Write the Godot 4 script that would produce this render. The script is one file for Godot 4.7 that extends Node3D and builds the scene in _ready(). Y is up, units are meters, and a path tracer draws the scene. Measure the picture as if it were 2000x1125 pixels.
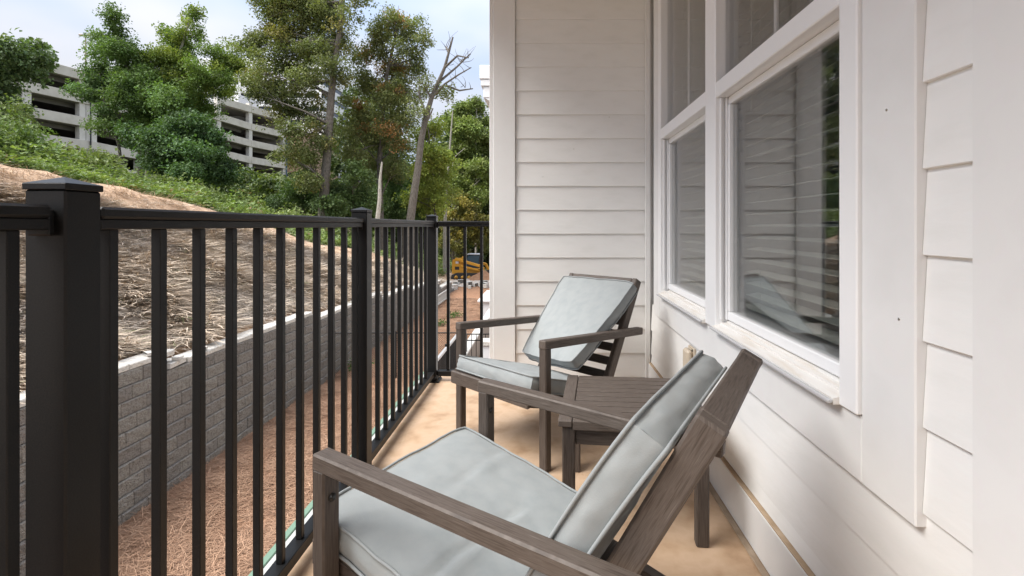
extends Node3D

# Axes: x to the window wall, y up from the balcony floor, -z along the balcony away from the camera.
# V(x, y, d) takes the distance d along the balcony.

var M := {}
var rng := RandomNumberGenerator.new()
var box_cache := {}
var leaf_cache := {}


func V(x: float, y: float, d: float) -> Vector3:
	return Vector3(x, y, -d)


func _ready() -> void:
	rng.seed = 7
	view_and_light()
	materials()
	ground_and_hill()
	building()
	railing()
	retaining_wall()
	garage()
	far_buildings()
	trees()
	undergrowth()
	yard_things()
	furniture()
	small_things()


# ------------------------------------------------------------------ camera, sky, sun
func view_and_light() -> void:
	var cam := Camera3D.new()
	cam.name = "camera"
	cam.projection = Camera3D.PROJECTION_FRUSTUM
	cam.near = 0.05
	cam.far = 2000.0
	cam.size = 1.125 * 0.05
	cam.frustum_offset = Vector2(-0.0665, -0.1217) * 0.05
	cam.position = Vector3(0, 1.035, 0)
	add_child(cam)
	cam.current = true

	var env := Environment.new()
	env.background_mode = Environment.BG_SKY
	env.tonemap_mode = Environment.TONE_MAPPER_LINEAR
	env.tonemap_exposure = 2.6
	env.sdfgi_enabled = true
	env.ssao_enabled = true
	env.ssil_enabled = true
	var sky := Sky.new()
	var pano := PanoramaSkyMaterial.new()
	pano.panorama = sky_picture()
	pano.energy_multiplier = 1.0
	sky.sky_material = pano
	env.sky = sky
	var we := WorldEnvironment.new()
	we.name = "world_environment"
	we.environment = env
	add_child(we)

	var sun := DirectionalLight3D.new()
	sun.name = "sun"
	sun.light_energy = 0.95
	sun.light_color = Color(1.0, 0.985, 0.96)
	sun.light_angular_distance = 45.0
	sun.shadow_enabled = true
	add_child(sun)
	# thin bright cloud, high over the open side of the balcony
	sun.look_at_from_position(Vector3(-0.50, 0.84, 0.24) * 50.0, Vector3.ZERO, Vector3.UP)


func sky_picture() -> ImageTexture:
	var w := 1024
	var h := 512
	var im := Image.create(w, h, false, Image.FORMAT_RGBF)
	var n := FastNoiseLite.new()
	n.seed = 21
	n.frequency = 1.5
	n.fractal_octaves = 5
	n.fractal_gain = 0.5
	var n2 := FastNoiseLite.new()
	n2.seed = 5
	n2.frequency = 0.7
	n2.fractal_octaves = 3
	for j in h:
		var el := PI * (0.5 - (j + 0.5) / h)
		var up := maxf(sin(el), 0.0)
		for i in w:
			if j > h / 2:
				im.set_pixel(i, j, Color(0.2, 0.19, 0.18))
				continue
			var az := TAU * (i + 0.5) / w
			var dir := Vector3(cos(el) * cos(az), sin(el), cos(el) * sin(az))
			# clouds on a flattened dome
			var q := dir / (0.25 + up) * 0.55
			var c := n.get_noise_3d(q.x, dir.y * 0.8, q.z) * 0.9 + n2.get_noise_3d(q.x * 0.7 + 9.0, 0.0, q.z * 0.7) * 0.7
			c = smoothstep(-0.32, 0.4, c)
			var blue := Color(0.54, 0.68, 0.95).lerp(Color(0.67, 0.775, 0.97), pow(1.0 - up, 3.0))
			var white := Color(0.92, 0.915, 0.94)
			var s := blue.lerp(white, c * 0.85)
			# cloudy skies grow brighter towards the zenith
			var e := 0.27 * (1.0 + 2.0 * up)
			im.set_pixel(i, j, Color(s.r * e, s.g * e, s.b * e))
	return ImageTexture.create_from_image(im)


# ------------------------------------------------------------------ materials
func lin(r: float, g: float, b: float) -> Color:
	return Color(r, g, b).linear_to_srgb()


func noise_tex(sd: int, freq: float, stops: Array, size := 512, octaves := 4, kind := FastNoiseLite.TYPE_SIMPLEX_SMOOTH, offs := []) -> NoiseTexture2D:
	var n := FastNoiseLite.new()
	n.seed = sd
	n.noise_type = kind
	n.frequency = freq
	n.fractal_octaves = octaves
	var t := NoiseTexture2D.new()
	t.width = size
	t.height = size
	t.seamless = true
	t.noise = n
	if stops.size():
		var g := Gradient.new()
		var cols := PackedColorArray()
		var of := PackedFloat32Array()
		for k in stops.size():
			cols.append(stops[k])
			of.append(offs[k] if offs.size() else float(k) / (stops.size() - 1))
		g.offsets = of
		g.colors = cols
		t.color_ramp = g
	return t


func mat(key: String, c: Color, rough: float, tex: Texture2D = null, scale := Vector3.ONE, tri := true, bump: Texture2D = null, bump_cm := 0.0, spec := 0.5) -> StandardMaterial3D:
	var m := StandardMaterial3D.new()
	m.resource_name = key
	m.albedo_color = c
	m.roughness = rough
	m.metallic_specular = spec
	if tex:
		m.albedo_texture = tex
	if bump:
		m.heightmap_enabled = true
		m.heightmap_texture = bump
		m.heightmap_scale = bump_cm
	if tri and (tex or bump):
		m.uv1_triplanar = true
		m.uv1_world_triplanar = true
	m.uv1_scale = scale
	M[key] = m
	return m


func materials() -> void:
	var fine := noise_tex(3, 0.03, [], 512, 5)
	var grainy := noise_tex(4, 0.08, [], 512, 4)
	# painted board siding: near white with faint wear
	var paint := noise_tex(11, 0.006, [lin(.76, .755, .735), lin(.80, .795, .78), lin(.81, .805, .79)], 512, 6)
	mat("siding", Color.WHITE, 0.55, paint, Vector3(1.1, 1.1, 1.1), true, noise_tex(12, 0.02, [], 512, 5), 0.025)
	M.siding.uv1_scale = Vector3(1.3, 4.0, 1.3)
	mat("trim", Color.WHITE, 0.5, noise_tex(13, 0.008, [lin(.73, .727, .72), lin(.765, .763, .757), lin(.755, .752, .744)], 512, 5), Vector3(1, 1, 1), true, fine, 0.02)
	mat("vinyl", lin(.84, .84, .845), 0.32)
	mat("sill_track", Color.WHITE, 0.45, noise_tex(14, 0.01, [lin(.70, .65, .58), lin(.75, .715, .67), lin(.79, .77, .74)], 512, 5, FastNoiseLite.TYPE_SIMPLEX_SMOOTH, [0.15, 0.38, 0.6]), Vector3(6, 6, .8))
	mat("sill_metal", lin(.50, .50, .51), 0.35)
	mat("sealant", Color.WHITE, 0.8, noise_tex(15, 0.02, [lin(.26, .19, .13), lin(.42, .33, .25)], 256, 4), Vector3(2, 2, 2))
	mat("tan_ledge", Color.WHITE, 0.8, noise_tex(16, 0.02, [lin(.38, .27, .17), lin(.58, .45, .32)], 256, 4), Vector3(2, 2, 2))
	mat("ceiling", Color.WHITE, 0.7, noise_tex(17, 0.01, [lin(.60, .54, .47), lin(.66, .60, .53)], 256, 4), Vector3(1, 1, 1))
	var conc := noise_tex(18, 0.008, [lin(.37, .235, .14), lin(.49, .335, .215), lin(.56, .40, .275), lin(.50, .345, .225)], 1024, 6)
	mat("floor", Color.WHITE, 0.62, conc, Vector3(.7, .7, .7), true, grainy, 0.06)
	mat("green_edge", lin(.15, .24, .175), 0.55)
	mat("white_edge", lin(.42, .42, .40), 0.5)
	mat("black_metal", Color.WHITE, 0.42, noise_tex(19, 0.15, [lin(.0050, .0050, .0055), lin(.0085, .0085, .009), lin(.013, .0125, .012)], 512, 3), Vector3(4, 4, 4), true, grainy, 0.008, 0.34)
	# weathered hardwood; u runs along the grain
	var wood := noise_tex(23, 0.02, [lin(.052, .039, .031), lin(.085, .065, .053), lin(.115, .092, .078), lin(.085, .066, .054), lin(.15, .126, .11)], 1024, 6, FastNoiseLite.TYPE_SIMPLEX_SMOOTH, [0.1, 0.36, 0.52, 0.66, 0.95])
	mat("wood", Color.WHITE, 0.6, wood, Vector3(.45, 10.0, 1), false, noise_tex(24, 0.03, [], 512, 5), 0.03)
	var wood2 := noise_tex(25, 0.02, [lin(.042, .031, .025), lin(.064, .049, .040), lin(.088, .070, .059), lin(.060, .046, .037)], 1024, 6, FastNoiseLite.TYPE_SIMPLEX_SMOOTH, [0.1, 0.4, 0.6, 0.9])
	mat("wood_dark", Color.WHITE, 0.6, wood2, Vector3(.45, 10.0, 1), false, noise_tex(26, 0.03, [], 512, 5), 0.03)
	mat("bolt", lin(.03, .028, .026), 0.4)
	# grey outdoor fabric
	var weave := noise_tex(31, 0.012, [lin(.285, .310, .316), lin(.312, .334, .339), lin(.33, .35, .354)], 512, 5)
	mat("fabric", Color.WHITE, 0.85, weave, Vector3(2.2, 2.2, 2.2), false, noise_tex(32, 0.3, [], 512, 2), 0.02, 0.3)
	M.fabric.rim_enabled = true
	M.fabric.rim = 0.25
	mat("piping", lin(.29, .31, .315), 0.85)
	mat("fabric_under", lin(.16, .17, .15), 0.9)
	# glass
	var g := mat("glass", Color(0.06, 0.11, 0.10, 0.15), 0.0)
	g.transparency = BaseMaterial3D.TRANSPARENCY_ALPHA
	mat("blind", lin(.58, .62, .55), 0.5)
	mat("cord", lin(.7, .7, .66), 0.7)
	mat("room", lin(.22, .23, .20), 0.9)
	mat("room_floor", lin(.12, .09, .07), 0.7)
	# outdoors
	var block := noise_tex(41, 0.02, [lin(.10, .091, .081), lin(.165, .152, .137), lin(.225, .211, .193), lin(.155, .141, .126)], 512, 6)
	for k in 3:
		var b := mat("block%d" % k, lin([.92, 1.0, .84][k], [.91, 1.0, .83][k], [.90, .98, .83][k]), 0.95, block, Vector3(1.7, 1.7, 1.7), true, noise_tex(42, 0.05, [], 512, 5), 1.6)
		b.uv1_offset = Vector3(k * .31, k * .17, k * .53)
	mat("block_cap", Color.WHITE, 0.95, noise_tex(43, 0.02, [lin(.34, .32, .29), lin(.48, .46, .425), lin(.57, .55, .51)], 512, 5), Vector3(1.5, 1.5, 1.5), true, grainy, 0.6)
	mat("joint", lin(.36, .34, .31), 0.95)
	var clay := noise_tex(44, 0.015, [lin(.30, .19, .12), lin(.47, .315, .20), lin(.58, .42, .29)], 512, 6)
	mat("clay", Color.WHITE, 0.95, clay, Vector3(.55, .55, .55), true, noise_tex(64, 0.03, [], 512, 6), 4.0)
	var straw := noise_tex(45, 0.03, [lin(.34, .25, .18), lin(.47, .37, .285), lin(.57, .47, .37), lin(.50, .42, .34), lin(.45, .385, .34)], 1024, 6)
	mat("straw", Color.WHITE, 0.95, straw, Vector3(.45, .45, .45), true, noise_tex(46, 0.1, [], 512, 4), 0.25)
	var needle := noise_tex(47, 0.04, [lin(.15, .070, .036), lin(.27, .135, .072), lin(.36, .20, .115), lin(.24, .115, .060)], 1024, 6)
	mat("pine_straw", Color.WHITE, 0.95, needle, Vector3(.8, .8, .8), true, noise_tex(48, 0.12, [], 512, 4), 2.0)
	mat("soil", Color.WHITE, 0.95, noise_tex(49, 0.02, [lin(.06, .065, .03), lin(.10, .10, .045), lin(.13, .11, .06)], 512, 5), Vector3(.2, .2, .2), true, grainy, 2.0)
	mat("pale_path", Color.WHITE, 0.95, noise_tex(50, 0.03, [lin(.33, .25, .19), lin(.50, .42, .35), lin(.60, .54, .48)], 512, 5), Vector3(.5, .5, .5), true, grainy, 2.0)
	mat("garage_concrete", Color.WHITE, 0.9, noise_tex(51, 0.01, [lin(.48, .435, .365), lin(.58, .53, .455), lin(.64, .59, .515)], 512, 6), Vector3(.12, .12, .12))
	mat("garage_column", Color.WHITE, 0.9, noise_tex(52, 0.01, [lin(.56, .52, .46), lin(.64, .60, .54), lin(.69, .65, .60)], 512, 6), Vector3(.15, .15, .15))
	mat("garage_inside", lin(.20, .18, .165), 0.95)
	mat("tan_brick", Color.WHITE, 0.9, noise_tex(53, 0.02, [lin(.30, .20, .13), lin(.38, .26, .175)], 256, 4), Vector3(.3, .3, .3))
	mat("office_white", lin(.72, .72, .72), 0.6)
	mat("dark_glass", lin(.03, .035, .04), 0.15)
	mat("far_white", lin(.62, .625, .64), 0.5)
	mat("bark", Color.WHITE, 0.95, noise_tex(61, 0.02, [lin(.06, .05, .04), lin(.14, .12, .10), lin(.20, .175, .15)], 512, 5), Vector3(1.2, .4, 1.2), true, grainy, 2.0)
	mat("pale_bark", Color.WHITE, 0.95, noise_tex(62, 0.02, [lin(.20, .17, .14), lin(.34, .31, .27), lin(.42, .39, .35)], 512, 5), Vector3(1.2, .4, 1.2), true, grainy, 1.0)
	var leaf := mat("leaf", Color.WHITE, 0.55, null, Vector3.ONE, false, null, 0.0, 0.35)
	leaf.vertex_color_use_as_albedo = true
	leaf.backlight_enabled = true
	leaf.backlight = Color(0.75, 0.8, 0.45)
	var dry := mat("dry_blade", Color.WHITE, 0.8)
	dry.vertex_color_use_as_albedo = true
	mat("machine_yellow", lin(.60, .29, .03), 0.4)
	mat("machine_black", lin(.02, .02, .022), 0.6)
	mat("machine_glass", lin(.05, .09, .12), 0.1)
	mat("machine_plate", lin(.75, .72, .70), 0.4)
	mat("machine_red", lin(.25, .03, .03), 0.4)
	mat("lamp_metal", lin(.30, .24, .18), 0.5)
	mat("blue_tape", lin(.06, .27, .48), 0.6)
	mat("beige_plastic", lin(.52, .44, .34), 0.45)
	mat("concrete_white", Color.WHITE, 0.85, noise_tex(63, 0.02, [lin(.36, .35, .33), lin(.48, .47, .45)], 256, 5), Vector3(1, 1, 1))
	mat("filled_nail", lin(.50, .49, .47), 0.6)
	mat("screw", lin(.35, .35, .36), 0.3)


# ------------------------------------------------------------------ helpers
func tag(o: Node, label: String, category := "", group := "", kind := "") -> Node:
	if label:
		o.set_meta("label", label)
	if category:
		o.set_meta("category", category)
	if group:
		o.set_meta("group", group)
	if kind:
		o.set_meta("kind", kind)
	return o


var taken := {}


func numbered(n: String) -> String:
	taken[n] = taken.get(n, -1) + 1
	return n if taken[n] == 0 else "%s_%03d" % [n, taken[n]]


func thing(called: String, at: Vector3, turn := 0.0) -> Node3D:
	var o := Node3D.new()
	o.name = numbered(called)
	add_child(o)
	o.position = at
	o.rotation.y = turn
	return o


func part(parent: Node, called: String, mesh: Mesh, m: Material, at := Vector3.ZERO, basis := Basis()) -> MeshInstance3D:
	var o := MeshInstance3D.new()
	o.name = numbered(called) if parent == self else called
	o.mesh = mesh
	if m:
		o.material_override = m
	o.transform = Transform3D(basis, at)
	parent.add_child(o, true)
	return o


func tri(st: SurfaceTool, a: Vector3, b: Vector3, c: Vector3, n: Vector3, ua := Vector2.ZERO, ub := Vector2.ZERO, uc := Vector2.ZERO) -> void:
	if (b - a).cross(c - a).dot(n) > 0.0:
		var t := b
		b = c
		c = t
		var u := ub
		ub = uc
		uc = u
	st.set_normal(n)
	st.set_uv(ua)
	st.add_vertex(a)
	st.set_normal(n)
	st.set_uv(ub)
	st.add_vertex(b)
	st.set_normal(n)
	st.set_uv(uc)
	st.add_vertex(c)


func begin() -> SurfaceTool:
	var st := SurfaceTool.new()
	st.begin(Mesh.PRIMITIVE_TRIANGLES)
	return st


# box with chamfered edges; uv: u along the longest side, in metres
func add_box(st: SurfaceTool, s: Vector3, b: float, at := Vector3.ZERO, basis := Basis(), off := 0.0) -> void:
	var h := s * 0.5
	b = minf(b, minf(h.x, minf(h.y, h.z)) * 0.9)
	var L := s.max_axis_index()
	var o1 := (L + 1) % 3
	var o2 := (L + 2) % 3
	var put := func(p: Vector3) -> Vector3: return basis * p + at
	var uv := func(p: Vector3, n: Vector3) -> Vector2:
		if absf(n[L]) > 0.8:
			return Vector2(p[o1] + off, p[o2] + off * 1.7)
		return Vector2(p[L] + off, p[o1] + p[o2] + off * 1.7)
	var fv := func(sg: Vector3, ax: int) -> Vector3:
		var p := Vector3(sg.x * (h.x - b), sg.y * (h.y - b), sg.z * (h.z - b))
		p[ax] = sg[ax] * h[ax]
		return p
	var quad := func(p: Array, n: Vector3) -> void:
		var nn := (basis * n).normalized()
		tri(st, put.call(p[0]), put.call(p[1]), put.call(p[2]), nn, uv.call(p[0], n), uv.call(p[1], n), uv.call(p[2], n))
		tri(st, put.call(p[0]), put.call(p[2]), put.call(p[3]), nn, uv.call(p[0], n), uv.call(p[2], n), uv.call(p[3], n))
	for ax in 3:
		var a1 := (ax + 1) % 3
		var a2 := (ax + 2) % 3
		for sg in [-1.0, 1.0]:
			var n := Vector3.ZERO
			n[ax] = sg
			var ps := []
			for q in [[-1.0, -1.0], [1.0, -1.0], [1.0, 1.0], [-1.0, 1.0]]:
				var c := Vector3.ZERO
				c[ax] = sg
				c[a1] = q[0]
				c[a2] = q[1]
				ps.append(fv.call(c, ax))
			quad.call(ps, n)
	if b <= 0.0:
		return
	for ax in 3:   # edges run along ax
		var a1 := (ax + 1) % 3
		var a2 := (ax + 2) % 3
		for s1 in [-1.0, 1.0]:
			for s2 in [-1.0, 1.0]:
				var c0 := Vector3.ZERO
				c0[a1] = s1
				c0[a2] = s2
				var n := c0.normalized()
				c0[ax] = -1.0
				var c1 := c0
				c1[ax] = 1.0
				quad.call([fv.call(c0, a1), fv.call(c1, a1), fv.call(c1, a2), fv.call(c0, a2)], n)
	for sx in [-1.0, 1.0]:
		for sy in [-1.0, 1.0]:
			for sz in [-1.0, 1.0]:
				var c := Vector3(sx, sy, sz)
				var n := c.normalized()
				tri(st, put.call(fv.call(c, 0)), put.call(fv.call(c, 1)), put.call(fv.call(c, 2)), (basis * n).normalized())


func box_mesh(s: Vector3, b := 0.002, off := 0.0) -> ArrayMesh:
	var key := "%.4f %.4f %.4f %.4f %.3f" % [s.x, s.y, s.z, b, off]
	if not box_cache.has(key):
		var st := begin()
		add_box(st, s, b, Vector3.ZERO, Basis(), off)
		box_cache[key] = st.commit()
	return box_cache[key]


func box(parent: Node, called: String, lo: Vector3, hi: Vector3, m: Material, b := 0.002) -> MeshInstance3D:
	return part(parent, called, box_mesh((hi - lo).abs(), b), m, (lo + hi) * 0.5)


# a straight member from a to b, w across and h deep; up says where the depth points
func bar(parent: Node, called: String, a: Vector3, b: Vector3, w: float, h: float, m: Material, bevel := 0.003, up := Vector3.UP) -> MeshInstance3D:
	var x := (b - a).normalized()
	var z := x.cross(up).normalized()
	var y := z.cross(x)
	return part(parent, called, box_mesh(Vector3((b - a).length(), h, w), bevel, snappedf(rng.randf(), 0.01)), m, (a + b) * 0.5, Basis(x, y, z))


# polygon in the local xy plane swept along z from z0 to z1
func add_prism(st: SurfaceTool, poly: PackedVector2Array, z0: float, z1: float) -> void:
	var n := poly.size()
	var ccw := not Geometry2D.is_polygon_clockwise(poly)
	var idx := Geometry2D.triangulate_polygon(poly)
	for z in [z0, z1]:
		var nz := Vector3(0, 0, 1 if z == maxf(z0, z1) else -1)
		for k in range(0, idx.size(), 3):
			var p := []
			for q in 3:
				p.append(Vector3(poly[idx[k + q]].x, poly[idx[k + q]].y, z))
			tri(st, p[0], p[1], p[2], nz, Vector2(p[0].x, p[0].y), Vector2(p[1].x, p[1].y), Vector2(p[2].x, p[2].y))
	for k in n:
		var a := poly[k]
		var b := poly[(k + 1) % n]
		var e := (b - a).normalized()
		var nn := Vector3(e.y, -e.x, 0) * (1.0 if ccw else -1.0)
		var A := Vector3(a.x, a.y, z0)
		var B := Vector3(b.x, b.y, z0)
		var C := Vector3(b.x, b.y, z1)
		var D := Vector3(a.x, a.y, z1)
		var l := (b - a).length()
		tri(st, A, B, C, nn, Vector2(0, z0), Vector2(l, z0), Vector2(l, z1))
		tri(st, A, C, D, nn, Vector2(0, z0), Vector2(l, z1), Vector2(0, z1))


func prism(poly: Array, z0: float, z1: float) -> ArrayMesh:
	var st := begin()
	add_prism(st, PackedVector2Array(poly), z0, z1)
	return st.commit()


func add_tube(st: SurfaceTool, pts: Array, radii: Array, sides := 7, closed := false) -> void:
	var rings := []
	var n := pts.size()
	var side := Vector3.ZERO
	for k in n:
		var a: Vector3 = pts[(k - 1 + n) % n] if closed else pts[maxi(k - 1, 0)]
		var b: Vector3 = pts[(k + 1) % n] if closed else pts[mini(k + 1, n - 1)]
		var t := (b - a).normalized()
		if side == Vector3.ZERO:
			side = t.cross(Vector3.UP if absf(t.y) < 0.9 else Vector3.RIGHT).normalized()
		side = (side - t * side.dot(t)).normalized()
		var up := side.cross(t)
		var ring := []
		for q in sides:
			var w := TAU * q / sides
			ring.append([pts[k] + (side * cos(w) + up * sin(w)) * radii[k], side * cos(w) + up * sin(w)])
		rings.append(ring)
	for k in (n if closed else n - 1):
		var k2 := (k + 1) % n
		for q in sides:
			var q2 := (q + 1) % sides
			var p := [rings[k][q], rings[k2][q], rings[k2][q2], rings[k][q2]]
			var turned: bool = (p[1][0] - p[0][0]).cross(p[2][0] - p[0][0]).dot(p[0][1] + p[2][1]) > 0.0
			for tr in ([[0, 2, 1], [0, 3, 2]] if turned else [[0, 1, 2], [0, 2, 3]]):
				for i in tr:
					st.set_normal(p[i][1])
					st.set_uv(Vector2(0, 0))
					st.add_vertex(p[i][0])


func tube(pts: Array, radii: Array, sides := 7, closed := false) -> ArrayMesh:
	var st := begin()
	add_tube(st, pts, radii, sides, closed)
	return st.commit()


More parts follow.
